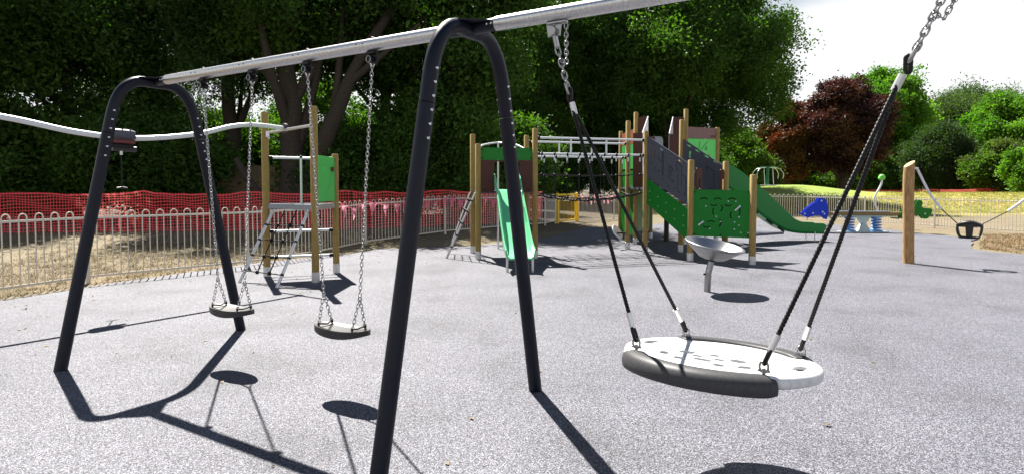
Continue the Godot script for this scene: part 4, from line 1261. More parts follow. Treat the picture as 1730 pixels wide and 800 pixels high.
# ================================================================ track ride
func build_track_ride() -> void:
	var L := on_ground(451, 466); var Mi := on_ground(533, 476); var R := on_ground(568, 460)
	var base := Vector3((L.x + Mi.x + R.x) / 3.0, 0, (L.z + Mi.z + R.z) / 3.0)
	var t := thing("climbing_platform", base, "three post wooden platform with rope net ramp and green side panel", "climbing frame")
	wooden_post(t, base, L, 2.72, 0.057)
	wooden_post(t, base, Mi, 2.73, 0.057)
	wooden_post(t, base, R, 2.05, 0.055)
	# triangular deck
	var dk := MB.new()
	var g := PackedVector2Array()
	for p: Vector3 in [L, Mi, R]:
		g.append(Vector2(p.x, -p.z))
	dk.panel(g, 0.05, Transform3D(Basis(Vector3.RIGHT, -PI / 2), Vector3(0, 1.17, 0)))
	part(t, "deck", dk, M.slate, base)
	for e in [[L, Mi], [Mi, R], [R, L]]:
		var d: Vector3 = (e[1] - e[0]).normalized()
		part(t, "deck_edge", barred(e[0] + d * 0.06 + Vector3.UP * 1.165, e[1] - d * 0.06 + Vector3.UP * 1.165, 0.022, 0.085), M.alu if e[0] == Mi else M.slate_pale, base)
	# rails on the far edge
	for y: float in [1.97, 0.745, 0.315]:
		part(t, "rail", tubed([L + Vector3.UP * y, R + Vector3.UP * y], 0.021, 12), M.white_tube, base)
		var k := MB.new()
		var d := (R - L).normalized()
		k.tube([L + d * 0.05 + Vector3.UP * y, L + d * 0.115 + Vector3.UP * y], 0.032, 12)
		k.tube([R - d * 0.115 + Vector3.UP * y, R - d * 0.05 + Vector3.UP * y], 0.032, 12)
		part(t, "rail_clamp", k, M.black, base)
	var mid := (L + R) * 0.5
	part(t, "upright", tubed([mid + Vector3.UP * 1.19, mid + Vector3.UP * 1.96], 0.019, 12), M.white_tube, base)
	var cb := MB.new(); cb.ball(mid + Vector3.UP * 1.985, 0.03, 8)
	part(t, "rail_clamp", cb, M.black, base)
	# green panel with slots
	var X := wall_frame(Mi, R)
	var len := Mi.distance_to(R)
	var holes := []
	for i in 4: holes.append(rect2(0.2 + i * 0.13, 1.74, 0.245 + i * 0.13, 1.83, 0.02))
	var pb := MB.new()
	pb.panel(rect2(0.05, 1.245, len - 0.05, 1.985, 0.015), 0.02, X.translated_local(Vector3(0, 0, 0.0)), holes)
	var po := part(t, "side_panel", pb, M.lime, base)
	var sx: float = 1.0 if X.basis.z.dot(-Mi) > 0.0 else -1.0
	var bd := MB.new()
	bd.box(X.translated_local(Vector3(len - 0.2, 1.78, sx * 0.013)), Vector3(0.16, 0.075, 0.008), 0.002)
	put(po, "maker_badge", bd.mesh(base), M.red)
	# net ramp
	var f0 := on_ground(404, 477); var f1 := on_ground(467, 486)
	rope_net(t, base, f0, at_depth(461, 355, -9.85), f1, at_depth(521, 355, -9.38), [0.16, 0.37, 0.58, 0.79], [0.34, 0.67])
	# steel track
	var tb := Vector3(-5.2, 0, -7.2)
	var tr := thing("steel_track", tb, "curved galvanised overhead track dipping between its posts", "track ride")
	var rail := [Vector3(-8.6, 2.6, -2.0), Vector3(-7.4, 2.52, -4.1), Vector3(-6.4, 2.40, -5.7), Vector3(-5.68, 2.27, -6.7), Vector3(-5.2, 2.14, -7.22), Vector3(-4.82, 2.11, -7.74), Vector3(-4.42, 2.22, -8.42), Vector3(-4.17, 2.38, -8.95), Vector3(-3.97, 2.44, -9.3), Vector3(-3.69, 2.43, -9.72)]
	part(tr, "rail", tubed(smooth_path(rail, 8), 0.034, 16), M.white_tube, tb)
	var dirL := (Mi - L).normalized()
	part(tr, "cross_bar", tubed([L + Vector3.UP * 2.37 + dirL * 0.02, Mi + Vector3.UP * 2.44 - dirL * 0.03], 0.024, 12), M.galvanised, tb)
	var st := MB.new()
	var ed := Vector3(0.5547, 0, -0.832)
	st.tube([Vector3(-3.69, 2.43, -9.72), Vector3(-3.69, 2.43, -9.72) + ed * 0.05], 0.078, 18)
	part(tr, "rubber_stop", st, M.black_rubber, tb)
	var lug := MB.new()
	lug.bar(L + dirL * 0.09 + Vector3(0, 2.40, 0.03), L + dirL * 0.09 + Vector3(0, 2.30, 0.03), 0.02, 0.06, 0.004)
	lug.ball(L + dirL * 0.12 + Vector3(0, 2.29, 0.03), 0.022, 8)
	part(tr, "bracket", lug, M.alu, tb)
	# the posts that carry the far end stand outside the picture
	for p: Vector3 in [Vector3(-9.0, 0, -2.3), Vector3(-8.2, 0, -1.7)]:
		wooden_post(tr, tb, p, 2.72, 0.057)
	part(tr, "cross_bar", tubed([Vector3(-9.0, 2.6, -2.3), Vector3(-8.2, 2.6, -1.7)], 0.024, 12), M.galvanised, tb)
	# trolley
	var c := Vector3(-4.93, 2.12, -7.6)
	var d := Vector3(0.59, -0.02, -0.80).normalized()
	var tt := thing("track_trolley", c, "black trolley with dark red band and hanging grip on the steel track", "trolley")
	var side := d.cross(Vector3.UP).normalized()
	var up := side.cross(d).normalized()
	var BX := Transform3D(Basis(side, up, -d), c)
	var body := MB.new()
	var rows := []
	for i in 9:
		var s := -1.0 + i / 4.0
		var e := 1.0 - 0.12 * pow(absf(s), 6.0)
		var row := []
		for q in [[-0.075, -0.03], [-0.075, 0.05], [-0.055, 0.085], [0, 0.098], [0.055, 0.085], [0.075, 0.05], [0.075, -0.03]]:
			row.append(BX * Vector3(q[0] * e, q[1] * e, s * 0.145))
		rows.append(row)
	body.grid(rows)
	body.fan(rows[0], d); body.fan(rows[-1], -d)
	part(tt, "housing", body, M.slate, c)
	var band := MB.new()
	band.box(BX.translated_local(Vector3(0, -0.062, 0)), Vector3(0.152, 0.05, 0.285), 0.01)
	part(tt, "band", band, M.red, c)
	var lower := MB.new()
	lower.box(BX.translated_local(Vector3(0, -0.118, 0)), Vector3(0.13, 0.05, 0.25), 0.012)
	part(tt, "lower_housing", lower, M.black, c)
	var rb := MB.new()
	rb.tube([BX * Vector3(0, -0.15, 0.10), BX * Vector3(0, -0.15, -0.17)], 0.035, 14)
	part(tt, "buffer", rb, M.black_rubber, c)
	for i in 3:
		var fin := MB.new()
		fin.box(BX.translated_local(Vector3(0.0, 0.088, -0.09 + 0.09 * i)), Vector3(0.11, 0.025, 0.014), 0.003)
		part(tt, "fin", fin, M.black, c)
	var hp := BX * Vector3(0, -0.14, 0.0)
	part(tt, "hanging_rod", tubed([hp, hp - Vector3.UP * 0.50], 0.007, 8), M.black, c)
	part(tt, "rod_collar", tubed([hp - Vector3.UP * 0.02, hp - Vector3.UP * 0.09], 0.017, 10), M.white_tube, c)
	var gp := MB.new()
	gp.tube([hp - Vector3.UP * 0.51 - d * 0.06, hp - Vector3.UP * 0.50, hp - Vector3.UP * 0.51 + d * 0.06], 0.012, 10)
	part(tt, "grip", gp, M.black_rubber, c)

# ================================================================ play tower with two slides and a rope bridge
var tower_base := Vector3(1.6, 0, -13.2)
func tower_panel(parent: Node3D, called: String, a: Vector3, b: Vector3, y: Array, mat: Material, th := 0.02, holes := [], inset := 0.055) -> MeshInstance3D:
	# y = [bottom at a, bottom at b, top at b, top at a]
	var X := wall_frame(a, b)
	var L := Vector2(a.x - b.x, a.z - b.z).length()
	var m := MB.new()
	m.panel(PackedVector2Array([Vector2(inset, y[0]), Vector2(L - inset, y[1]), Vector2(L - inset, y[2]), Vector2(inset, y[3])]), th, X, holes)
	return part(parent, called, m, mat, tower_base)
func slide_chute(path: Array, side: Vector3, w: float, wall: Array, th := 0.026) -> MB:
	var rows := []
	for i in path.size():
		var p: Vector3 = path[i]
		var d: Vector3 = (path[mini(i + 1, path.size() - 1)] - path[maxi(i - 1, 0)]).normalized()
		var up := side.cross(d).normalized()
		if up.y < 0: up = -up
		var h: float = wall[i]
		var row := []
		for q in [[-w * 0.40, -th], [0, -th - 0.004], [w * 0.40, -th], [w * 0.47, 0.01], [w * 0.5, h * 0.5], [w * 0.515, h - 0.02], [w * 0.5, h], [w * 0.475, h], [w * 0.455, h - 0.02], [w * 0.45, h * 0.5], [w * 0.42, 0.035], [w * 0.34, 0.004], [0, 0], [-w * 0.34, 0.004], [-w * 0.42, 0.035], [-w * 0.45, h * 0.5], [-w * 0.455, h - 0.02], [-w * 0.475, h], [-w * 0.5, h], [-w * 0.515, h - 0.02], [-w * 0.5, h * 0.5], [-w * 0.47, 0.01]]:
			row.append(p + side * q[0] + up * q[1])
		rows.append(row)
	var m := MB.new()
	# faces with their own normals along the profile, smooth along the run
	var C: int = rows[0].size()
	for i in rows.size() - 1:
		for j in C:
			var k := (j + 1) % C
			var na := []
			for q in [[i, j], [i, k], [i + 1, k], [i + 1, j]]:
				var ii: int = q[0]
				var e: Vector3 = rows[ii][k] - rows[ii][j]
				var f: Vector3 = rows[mini(ii + 1, rows.size() - 1)][q[1]] - rows[maxi(ii - 1, 0)][q[1]]
				na.append(e.cross(f).normalized())
			m.quadn(rows[i][j], rows[i][k], rows[i + 1][k], rows[i + 1][j], na[0], na[1], na[2], na[3])
	for e in [0, rows.size() - 1]:
		var nn: Vector3 = (rows[e][0] - rows[1 if e == 0 else e - 1][0]).normalized()
		var r: Array = rows[e]
		for q in [[1, 2, 12], [2, 3, 11], [3, 10, 11], [3, 4, 10], [4, 9, 10], [4, 5, 9], [5, 8, 9], [5, 6, 8], [6, 7, 8], [2, 11, 12], [0, 1, 12], [0, 12, 13], [0, 13, 21], [13, 14, 21], [21, 14, 20], [20, 14, 15], [20, 15, 19], [19, 15, 16], [19, 16, 18], [16, 17, 18]]:
			m.flat(r[q[0]], r[q[1]], r[q[2]], nn)
	return m

func build_play_tower() -> void:
	var B := tower_base
	var t := thing("play_tower", B, "wooden play tower with two green slides, rope bridge and slate coloured ramp panels", "climbing frame")
	var up := Vector3.UP
	# ---- slide tower posts
	var FL := on_ground(808, 437); var FR := Vector3(0.48, 0, -12.48); var BL := on_ground(799, 427); var BR := Vector3(0.33, 0, -13.62)
	wooden_post(t, B, FL, 2.36); wooden_post(t, B, FR, 2.69); wooden_post(t, B, BL, 2.65); wooden_post(t, B, BR, 2.64)
	var deck := MB.new()
	deck.panel(PackedVector2Array([Vector2(FL.x, -FL.z), Vector2(FR.x, -FR.z), Vector2(BR.x, -BR.z), Vector2(BL.x, -BL.z)]), 0.05, Transform3D(Basis(Vector3.RIGHT, -PI / 2), Vector3(0, 1.375, 0)))
	part(t, "deck", deck, M.slate, B)
	# lintel and the panel with the slide opening
	var L := FL.distance_to(FR)
	tower_panel(t, "lintel_panel", FL, FR, [2.03, 2.03, 2.285, 2.285], M.green, 0.022)
	var X := wall_frame(FL, FR)
	var m := MB.new()
	var op := PackedVector2Array([Vector2(0.055, 1.37), Vector2(0.33, 1.37), Vector2(0.33, 1.92)])
	for i in 6:
		var g := PI - PI / 2 * i / 5.0
		op.append(Vector2(0.39 + 0.06 * cos(g), 1.94 + 0.06 * sin(g)))
	for i in 6:
		var g := PI / 2 - PI / 2 * i / 5.0
		op.append(Vector2(0.80 + 0.06 * cos(g), 1.94 + 0.06 * sin(g)))
	op.append_array([Vector2(0.86, 1.37), Vector2(L - 0.055, 1.37), Vector2(L - 0.055, 2.026), Vector2(0.055, 2.026)])
	m.panel(op, 0.02, X)
	part(t, "entrance_panel", m, M.brown, B)
	# corner bolts
	var bl := MB.new()
	for q in [[0.09, 2.24], [0.09, 2.07], [L - 0.09, 2.24], [L - 0.09, 2.07], [0.14, 1.42], [L - 0.14, 1.42]]:
		bl.dome(X * Vector3(q[0], q[1], 0.012), X.basis.z, 0.018)
	stuff(part(t, "panel_bolts", bl, M.black, B))
	# slide one, towards the camera
	var s0 := X * Vector3(0.595, 1.40, -0.05); var s1 := Vector3(0.15, 0.27, -10.28)
	var dir := Vector3(s1.x - s0.x, 0, s1.z - s0.z).normalized()
	var run := Vector2(s1.x - s0.x, s1.z - s0.z).length()
	var path := []; var wall := []
	var ctrl := [[0.0, 1.42], [0.16, 1.41], [0.42, 1.24], [1.0, 0.83], [1.55, 0.45], [1.85, 0.31], [run - 0.12, 0.275], [run, 0.262]]
	var cp := []
	for q in ctrl: cp.append(Vector3(s0.x, 0, s0.z) + dir * q[0] + up * q[1])
	path = smooth_path(cp, 6)
	for i in path.size():
		var w := float(i) / (path.size() - 1)
		wall.append(lerpf(0.23, 0.15, smoothstep(0.55, 1.0, w)) + 0.10 * (1.0 - smoothstep(0.0, 0.25, w)))
	part(t, "slide_chute", slide_chute(path, dir.cross(up).normalized(), 0.52, wall), M.slide_green, B)
	for p: Vector3 in [on_ground(857, 459), on_ground(900, 459)]:
		part(t, "slide_leg", tubed([p, p + up * 0.30], 0.022, 12), M.alu, B)
	# pole and arched rails behind
	var pole := Vector3(-0.33, 0, -14.33)
	part(t, "climbing_pole", tubed([pole, pole + up * 2.52], 0.02, 12), M.white_tube, B)
	part(t, "arched_rail", tubed(smooth_path([BL + up * 2.2, BL.lerp(pole, 0.35) + up * 2.42, pole + up * 2.53], 6), 0.021, 10), M.white_tube, B)
	part(t, "arched_rail", tubed(smooth_path([BR + up * 2.30, BR.lerp(pole, 0.35) + up * 2.44, pole + up * 2.53], 6), 0.021, 10), M.white_tube, B)
	# net ramp on the left
	rope_net(t, B, on_ground(754, 436), FL + Vector3(-0.06, 1.36, 0.02), on_ground(757, 428), BL + Vector3(-0.06, 1.36, -0.02), [0.18, 0.36, 0.54, 0.72, 0.88], [0.34, 0.67])
	# ---- main tower posts
	var m1 := on_ground(1048, 404); var m2 := on_ground(1060, 420); var m3 := on_ground(1073, 412); var m4 := on_ground(1090, 429); var m5 := on_ground(1099, 402)
	var m7 := Vector3(3.86, 0, -13.70); var m8 := on_ground(1166, 440); var m9 := Vector3(4.457, 0, -12.53); var m10 := on_ground(1271, 446)
	var mx := Vector3(4.47, 0, -15.5); var m11 := Vector3(5.43, 0, -15.94); var m12 := Vector3(5.5, 0, -17.0)
	wooden_post(t, B, m1, 3.03); wooden_post(t, B, m2, 3.04); wooden_post(t, B, m3, 3.39); wooden_post(t, B, m4, 2.70); wooden_post(t, B, m5, 2.9)
	wooden_post(t, B, m7, 3.0); wooden_post(t, B, m8, 2.02, 0.062); wooden_post(t, B, m9, 2.01, 0.06); wooden_post(t, B, m10, 1.715, 0.064)
	wooden_post(t, B, mx, 3.47); wooden_post(t, B, m11, 3.04); wooden_post(t, B, m12, 3.0)
	wooden_post(t, B, on_ground(1126, 407), 1.4, 0.066, false, M.dark_wood)
	var d2 := MB.new()
	d2.panel(PackedVector2Array([Vector2(m4.x, -m4.z), Vector2(m7.x, -m7.z), Vector2(mx.x, -mx.z), Vector2(m11.x, -m11.z), Vector2(m12.x, -m12.z), Vector2(m5.x, -m5.z), Vector2(m1.x, -m1.z), Vector2(m2.x, -m2.z)]), 0.05, Transform3D(Basis(Vector3.RIGHT, -PI / 2), Vector3(0, 1.44, 0)))
	part(t, "deck", d2, M.slate, B)
	var d3 := MB.new()
	d3.panel(PackedVector2Array([Vector2(m8.x, -m8.z), Vector2(m10.x, -m10.z), Vector2(5.45, 12.0), Vector2(m9.x, -m9.z)]), 0.05, Transform3D(Basis(Vector3.RIGHT, -PI / 2), Vector3(0, 0.56, 0)))
	part(t, "deck", d3, M.slate, B)
	# ramp: slate side panels, green stringer, treads
	var slots := []
	var RL := Vector2(m4.x - m8.x, m4.z - m8.z).length()
	for i in 4:
		var xx := 0.16 + i * 0.27
		var yy := 2.585 - 0.65 * (xx / RL) - 0.075
		slots.append(PackedVector2Array([Vector2(xx, yy - 0.018), Vector2(xx + 0.13, yy - 0.018 - 0.064), Vector2(xx + 0.13, yy + 0.018 - 0.064), Vector2(xx, yy + 0.018)]))
	slots.append(rect2(0.24, 2.12, 0.30, 2.28, 0.025))
	slots.append(rect2(0.40, 1.79, 0.435, 1.85, 0.012))
	tower_panel(t, "ramp_panel", m4, m8, [1.68, 1.10, 1.95, 2.59], M.slate, 0.02, slots)
	tower_panel(t, "ramp_panel", m7, m9, [1.68, 1.10, 1.92, 2.56], M.slate, 0.02, slots)
	tower_panel(t, "stringer", m4, m8, [1.12, 0.40, 1.02, 1.66], M.deep_green, 0.03)
	tower_panel(t, "stringer", m7, m9, [1.12, 0.40, 1.02, 1.66], M.deep_green, 0.03)
	for i in 6:
		var w := (i + 0.7) / 6.4
		part(t, "tread", barred(m4.lerp(m8, w) + up * lerpf(1.42, 0.62, w) + (m7 - m4).normalized() * 0.03, m7.lerp(m9, w) + up * lerpf(1.42, 0.62, w) - (m7 - m4).normalized() * 0.03, 0.16, 0.03), M.slate_pale, B)
	# engraved maze lines and bolts on the near ramp panel
	var RX := wall_frame(m4, m8)
	var fz: float = 1.0 if RX.basis.z.dot(-m4) > 0 else -1.0
	var lines := MB.new()
	var maze := [[[0.36, 2.12], [0.52, 1.98], [0.52, 2.22], [0.55, 2.22], [0.55, 1.72], [0.52, 1.72], [0.52, 1.93]], [[0.72, 1.93], [0.72, 1.66], [0.84, 1.58], [0.84, 1.63]], [[0.72, 1.93], [0.82, 1.86], [0.82, 1.80], [0.77, 1.83], [0.77, 1.70]], [[0.94, 2.0], [0.94, 1.84], [1.02, 1.79]], [[0.94, 2.0], [1.08, 1.9], [1.08, 1.5]], [[0.98, 1.72], [0.98, 1.40], [1.06, 1.34]], [[1.12, 1.72], [1.2, 1.66], [1.2, 1.30], [1.12, 1.36]]]
	for pl in maze:
		for i in pl.size() - 1:
			var a: Vector3 = RX * Vector3(pl[i][0], pl[i][1], fz * 0.0105); var b: Vector3 = RX * Vector3(pl[i + 1][0], pl[i + 1][1], fz * 0.0105)
			lines.bar(a, b, 0.014, 0.003, 0.0, RX.basis.z)
	for q in [[0.30, 1.84], [0.30, 1.90], [0.55, 1.64], [0.70, 1.50], [0.93, 1.28], [0.90, 1.45], [0.2, 2.0]]:
		lines.box(RX.translated_local(Vector3(q[0], q[1], fz * 0.0105)), Vector3(0.022, 0.035, 0.003))
	stuff(part(t, "engraved_line", lines, M.groove, B))
	var SX := wall_frame(m7, m9)
	var l2 := MB.new()
	for pl in [[[0.78, 1.78], [0.78, 1.92], [1.0, 1.80], [1.0, 1.40], [0.85, 1.46]]]:
		for i in pl.size() - 1:
			l2.bar(SX * Vector3(pl[i][0], pl[i][1], fz * 0.0105), SX * Vector3(pl[i + 1][0], pl[i + 1][1], fz * 0.0105), 0.014, 0.003, 0.0, SX.basis.z)
	stuff(part(t, "engraved_line", l2, M.groove, B))
	var sb := MB.new()
	for i in 5:
		for k in 2:
			var xx := 0.15 + i * 0.25
			sb.dome(RX * Vector3(xx, 1.36 - 0.49 * xx + (0.10 if k else -0.10), fz * 0.016), RX.basis.z * fz, 0.011)
	stuff(part(t, "panel_bolts", sb, M.alu, B))
	# narrow brown boards at the ramp ends
	var along := (m8 - m4).normalized()
	for q in [[m4 + Vector3(0.06, 0, 0.02), 1.62, 2.58], [m8 + Vector3(0.12, 0, -0.06), 1.1, 1.86], [m9 + Vector3(-0.14, 0, 0.07), 1.1, 1.84]]:
		var a: Vector3 = q[0]
		var pm := MB.new()
		var NX := wall_frame(a, a + Vector3(0.87, 0, -0.49))
		pm.panel(rect2(0.0, q[1], 0.17, q[2], 0.02), 0.02, NX, [rect2(0.06, q[2] - 0.42, 0.11, q[2] - 0.2, 0.02)])
		part(t, "end_board", pm, M.brown, B)
	# green play panel with slots, beads and pegs
	var GX := wall_frame(m8, m10)
	var gl := Vector2(m8.x - m10.x, m8.z - m10.z).length()
	var arcs := []
	var arc := func(cx: float, cy: float, r: float, a0: float, a1: float) -> PackedVector2Array:
		var o := PackedVector2Array()
		for i in 7:
			var g := deg_to_rad(lerpf(a0, a1, i / 6.0))
			o.append(Vector2(cx + cos(g) * (r + 0.011), cy + sin(g) * (r + 0.011)))
		for i in 7:
			var g := deg_to_rad(lerpf(a1, a0, i / 6.0))
			o.append(Vector2(cx + cos(g) * (r - 0.011), cy + sin(g) * (r - 0.011)))
		return o
	for q in [[0.26, 1.16, 0.10, 45, 135], [0.52, 1.16, 0.10, 45, 135], [0.79, 1.16, 0.10, 45, 135], [0.45, 1.19, 0.08, 225, 315], [0.52, 1.07, 0.09, -50, 40], [0.53, 1.0, 0.10, 140, 220], [0.72, 1.20, 0.09, 225, 315], [0.84, 1.0, 0.10, -40, 40], [0.86, 0.93, 0.10, 140, 220], [0.40, 0.72, 0.09, 45, 135], [0.32, 0.77, 0.09, 215, 315], [0.50, 0.78, 0.09, -60, 50]]:
		arcs.append(arc.call(q[0], q[1], q[2], float(q[3]), float(q[4])))
	var pg := MB.new()
	pg.panel(rect2(0.05, 0.50, gl - 0.05, 1.42, 0.012), 0.022, GX, arcs)
	var gp := part(t, "play_panel", pg, M.deep_green, B)
	var bk := MB.new()  # black sheet added behind the panel so that its slots look dark
	bk.panel(rect2(0.07, 0.52, gl - 0.07, 1.40, 0.012), 0.012, GX.translated_local(Vector3(0, 0, -0.045 if GX.basis.z.dot(-m8) > 0 else 0.045)))
	put(gp, "added_dark_backing", bk.mesh(B), M.black)
	var beads := MB.new()
	var gz: float = 1.0 if GX.basis.z.dot(-m8) > 0 else -1.0
	for q in [[0.86, 1.20], [0.92, 0.74], [0.84, 0.80], [0.84, 0.66], [0.96, 0.60], [1.09, 0.60], [0.58, 0.80], [0.72, 1.2], [0.30, 1.1], [0.50, 0.9], [0.92, 0.9], [0.38, 0.66]]:
		beads.dome(GX * Vector3(q[0], q[1], gz * 0.013), GX.basis.z * gz, 0.014)
	stuff(put(gp, "bead", beads.mesh(B), M.white_plate))
	for q in [[0.16, 0.72, 0.26, 0.80], [0.85, 1.02, 0.95, 1.12]]:
		put(gp, "peg_bar", tubed([GX * Vector3(q[0], q[1], gz * 0.03), GX * Vector3(q[2], q[3], gz * 0.03)], 0.016, 10).mesh(B), M.white_plate)
	var pbolt := MB.new()
	for q in [[0.08, 1.38], [gl - 0.08, 1.38], [0.08, 0.54], [gl - 0.08, 0.54], [gl * 0.5, 0.54]]:
		pbolt.dome(GX * Vector3(q[0], q[1], gz * 0.012), GX.basis.z * gz, 0.018)
	stuff(put(gp, "panel_bolts", pbolt.mesh(B), M.black))
	# right wall: mauve board over a lime board with a drawn plant
	tower_panel(t, "top_board", mx, m11, [2.73, 2.73, 3.02, 3.02], M.mauve, 0.02)
	tower_panel(t, "plant_board", mx, m11, [1.66, 1.66, 2.72, 2.72], M.lime, 0.02)
	var PX := wall_frame(mx, m11)
	var pz: float = 1.0 if PX.basis.z.dot(-mx) > 0 else -1.0
	var plant := MB.new()
	for pl in [[[0.25, 1.75], [0.34, 2.15], [0.5, 2.45], [0.72, 2.66]], [[0.3, 2.0], [0.5, 2.26], [0.75, 2.32], [0.92, 2.18]], [[0.3, 2.0], [0.46, 2.12], [0.66, 2.08], [0.74, 1.95]], [[0.34, 2.15], [0.42, 2.4], [0.46, 2.66]], [[0.28, 1.9], [0.2, 2.15], [0.14, 2.3]], [[0.14, 2.3], [0.22, 2.36], [0.26, 2.28], [0.2, 2.2]], [[0.62, 2.46], [0.70, 2.44], [0.68, 2.54], [0.62, 2.46]], [[0.72, 2.1], [0.8, 2.12], [0.8, 2.2], [0.72, 2.1]]]:
		for i in pl.size() - 1:
			plant.bar(PX * Vector3(pl[i][0], pl[i][1], pz * 0.0108), PX * Vector3(pl[i + 1][0], pl[i + 1][1], pz * 0.0108), 0.014, 0.003, 0.0, PX.basis.z)
	stuff(part(t, "engraved_plant", plant, M.groove, B))
	var badge := MB.new()
	badge.box(PX.translated_local(Vector3(0.9, 2.80, pz * 0.013)), Vector3(0.16, 0.06, 0.006), 0.002)
	part(t, "maker_badge", badge, M.red, B)
	# left wall
	tower_panel(t, "top_board", m1, m3, [2.6, 2.6, 2.98, 2.93], M.orange_brown, 0.02)
	tower_panel(t, "side_board", m1, m3, [1.95, 1.95, 2.59, 2.59], M.lime, 0.02)
	tower_panel(t, "lower_board", m1, m3, [0.22, 0.22, 1.9, 1.9], M.green, 0.02)
	tower_panel(t, "lower_board", m3, m5, [0.3, 0.3, 1.38, 1.38], M.green, 0.02)
	# brown gable boards and pale perforated cheeks either side of the ramp head
	for q in [[Vector3(2.90, 0, -14.40), Vector3(3.13, 0, -14.47), Vector3(3.46, 0, -15.35), m3], [Vector3(4.05, 0, -14.75), Vector3(3.83, 0, -14.68), Vector3(4.12, 0, -15.45), mx]]:
		tower_panel(t, "gable_board", q[0], q[1], [1.42, 1.42, 2.76, 2.76], M.brown, 0.022, [], 0.0)
		tower_panel(t, "gable_board", q[3], q[2] + (q[2] - q[3]) * 0.12, [1.9, 1.9, 3.26, 3.26], M.brown, 0.022, [], 0.05)
		var cx := wall_frame(q[1], q[2])
		var cl := Vector2(q[1].x - q[2].x, q[1].z - q[2].z).length()
		var hs := []
		for i in 4: hs.append(rect2(0.12 + 0.2 * i, 2.62 + 0.11 * i, 0.17 + 0.2 * i, 2.68 + 0.11 * i, 0.02))
		for i in 4: hs.append(rect2(0.12 + 0.2 * i, 2.3, 0.17 + 0.2 * i, 2.36, 0.02))
		var cm := MB.new()
		cm.panel(PackedVector2Array([Vector2(0, 1.75), Vector2(cl, 2.0), Vector2(cl, 3.27), Vector2(0, 2.78)]), 0.018, cx.translated_local(Vector3(0, 0, 0)), hs)
		part(t, "perforated_cheek", cm, M.white_plate, B)
	var gx := MB.new()
	var GP := wall_frame(Vector3(3.35, 0, -14.6), Vector3(3.75, 0, -14.75))
	gx.panel(rect2(0.0, 1.9, 0.36, 2.70, 0.09), 0.02, GP)
	part(t, "rounded_board", gx, M.slate_pale, B)
	# white cup near the ground
	var cup := MB.new()
	var cxm := Transform3D(Basis(Vector3(0, 0, 1), deg_to_rad(-52)) * Basis(Vector3.RIGHT, 0.5), m2 + Vector3(-0.26, 0.40, 0.0))
	cup.lathe([Vector2(0.0, -0.05), Vector2(0.10, -0.04), Vector2(0.17, 0.0), Vector2(0.18, 0.03), Vector2(0.17, 0.035), Vector2(0.1, -0.005), Vector2(0.0, -0.015)], cxm, 24)
	part(t, "play_cup", cup, M.white_plastic, B)
	part(t, "cup_arm", tubed([m2 + up * 0.38, m2 + Vector3(-0.24, 0.38, 0)], 0.02, 8), M.black, B)
	# slide two, to the right
	var e0 := Vector3(5.45, 0, -16.45)
	var c2 := [[0.0, 1.64], [0.25, 1.60], [0.7, 1.27], [1.35, 0.73], [1.85, 0.40], [2.25, 0.28], [2.75, 0.26], [3.05, 0.25]]
	var p2 := []
	for q in c2: p2.append(e0 + Vector3(q[0], q[1], q[0] * 0.0))
	var path2 := smooth_path(p2, 6)
	var wall2 := []
	for i in path2.size():
		var w := float(i) / (path2.size() - 1)
		wall2.append(lerpf(0.50, 0.24, smoothstep(0.35, 0.85, w)) - 0.06 * smoothstep(0.93, 1.0, w))
	part(t, "slide_chute", slide_chute(path2, Vector3(0, 0, 1), 0.58, wall2, 0.05), M.slide_deep, B)
	for p: Vector3 in [on_ground(1377, 408), on_ground(1362, 405)]:
		part(t, "slide_leg", tubed([p, p + up * 0.27], 0.014, 10), M.alu, B)
	var recess := MB.new()  # black blocks stand for the shade in recessed slots under the chute
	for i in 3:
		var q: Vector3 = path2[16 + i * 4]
		recess.box(Transform3D(Basis(Vector3.BACK, -0.7), q + Vector3(-0.02, -0.07, 0.24)), Vector3(0.22, 0.06, 0.05), 0.012)
	part(t, "slot_shade", recess, M.black, B)
	# ---- rope bridge: side rails, uprights, hangers and net floor
	for e in [[FR, m4], [BR, m2]]:
		var a: Vector3 = e[0]; var b: Vector3 = e[1]
		part(t, "bridge_rail", tubed([a + up * 2.50, b + up * 2.50], 0.023, 12), M.white_tube, B)
		part(t, "bridge_rail", tubed([a + up * 2.17, b + up * 2.17], 0.023, 12), M.white_tube, B)
		for w: float in [0.31, 0.63]:
			part(t, "upright", tubed([a.lerp(b, w) + up * 2.17, a.lerp(b, w) + up * 2.50], 0.02, 10), M.white_tube, B)
		var k := MB.new()
		for w: float in [0.03, 0.97]:
			for y: float in [2.50, 2.17]: k.ball(a.lerp(b, w) + up * y, 0.038, 8)
		var rp := MB.new(); var fe := MB.new()
		var floor_y := func(w: float) -> float: return 1.37 - 0.15 * sin(PI * w)
		var pth := []; var pth2 := []
		for i in 13:
			var w := i / 12.0
			pth.append(a.lerp(b, w) + up * floor_y.call(w))
			pth2.append(a.lerp(b, w) + up * (1.75 - 0.03 * sin(PI * w)))
		rp.tube(pth, 0.010, 6); rp.tube(pth2, 0.010, 6)
		for i in 9:
			var w := (i + 0.5) / 9.0
			var c := a.lerp(b, w)
			rp.tube([c + up * 2.15, c + up * 1.74, c + up * floor_y.call(w)], 0.008, 6)
			fe.tube([c + up * 2.12, c + up * 2.03], 0.015, 8)
			k.ball(c + up * 2.17, 0.036, 8); k.ball(c + up * (1.75 - 0.03 * sin(PI * w)), 0.030, 8); k.ball(c + up * floor_y.call(w), 0.032, 8)
		part(t, "bridge_rope", rp, M.rope, B)
		part(t, "rope_ferrule", fe, M.white_plate, B)
		part(t, "rope_clamp", k, M.black, B)
	var fl := MB.new(); var kn := MB.new()
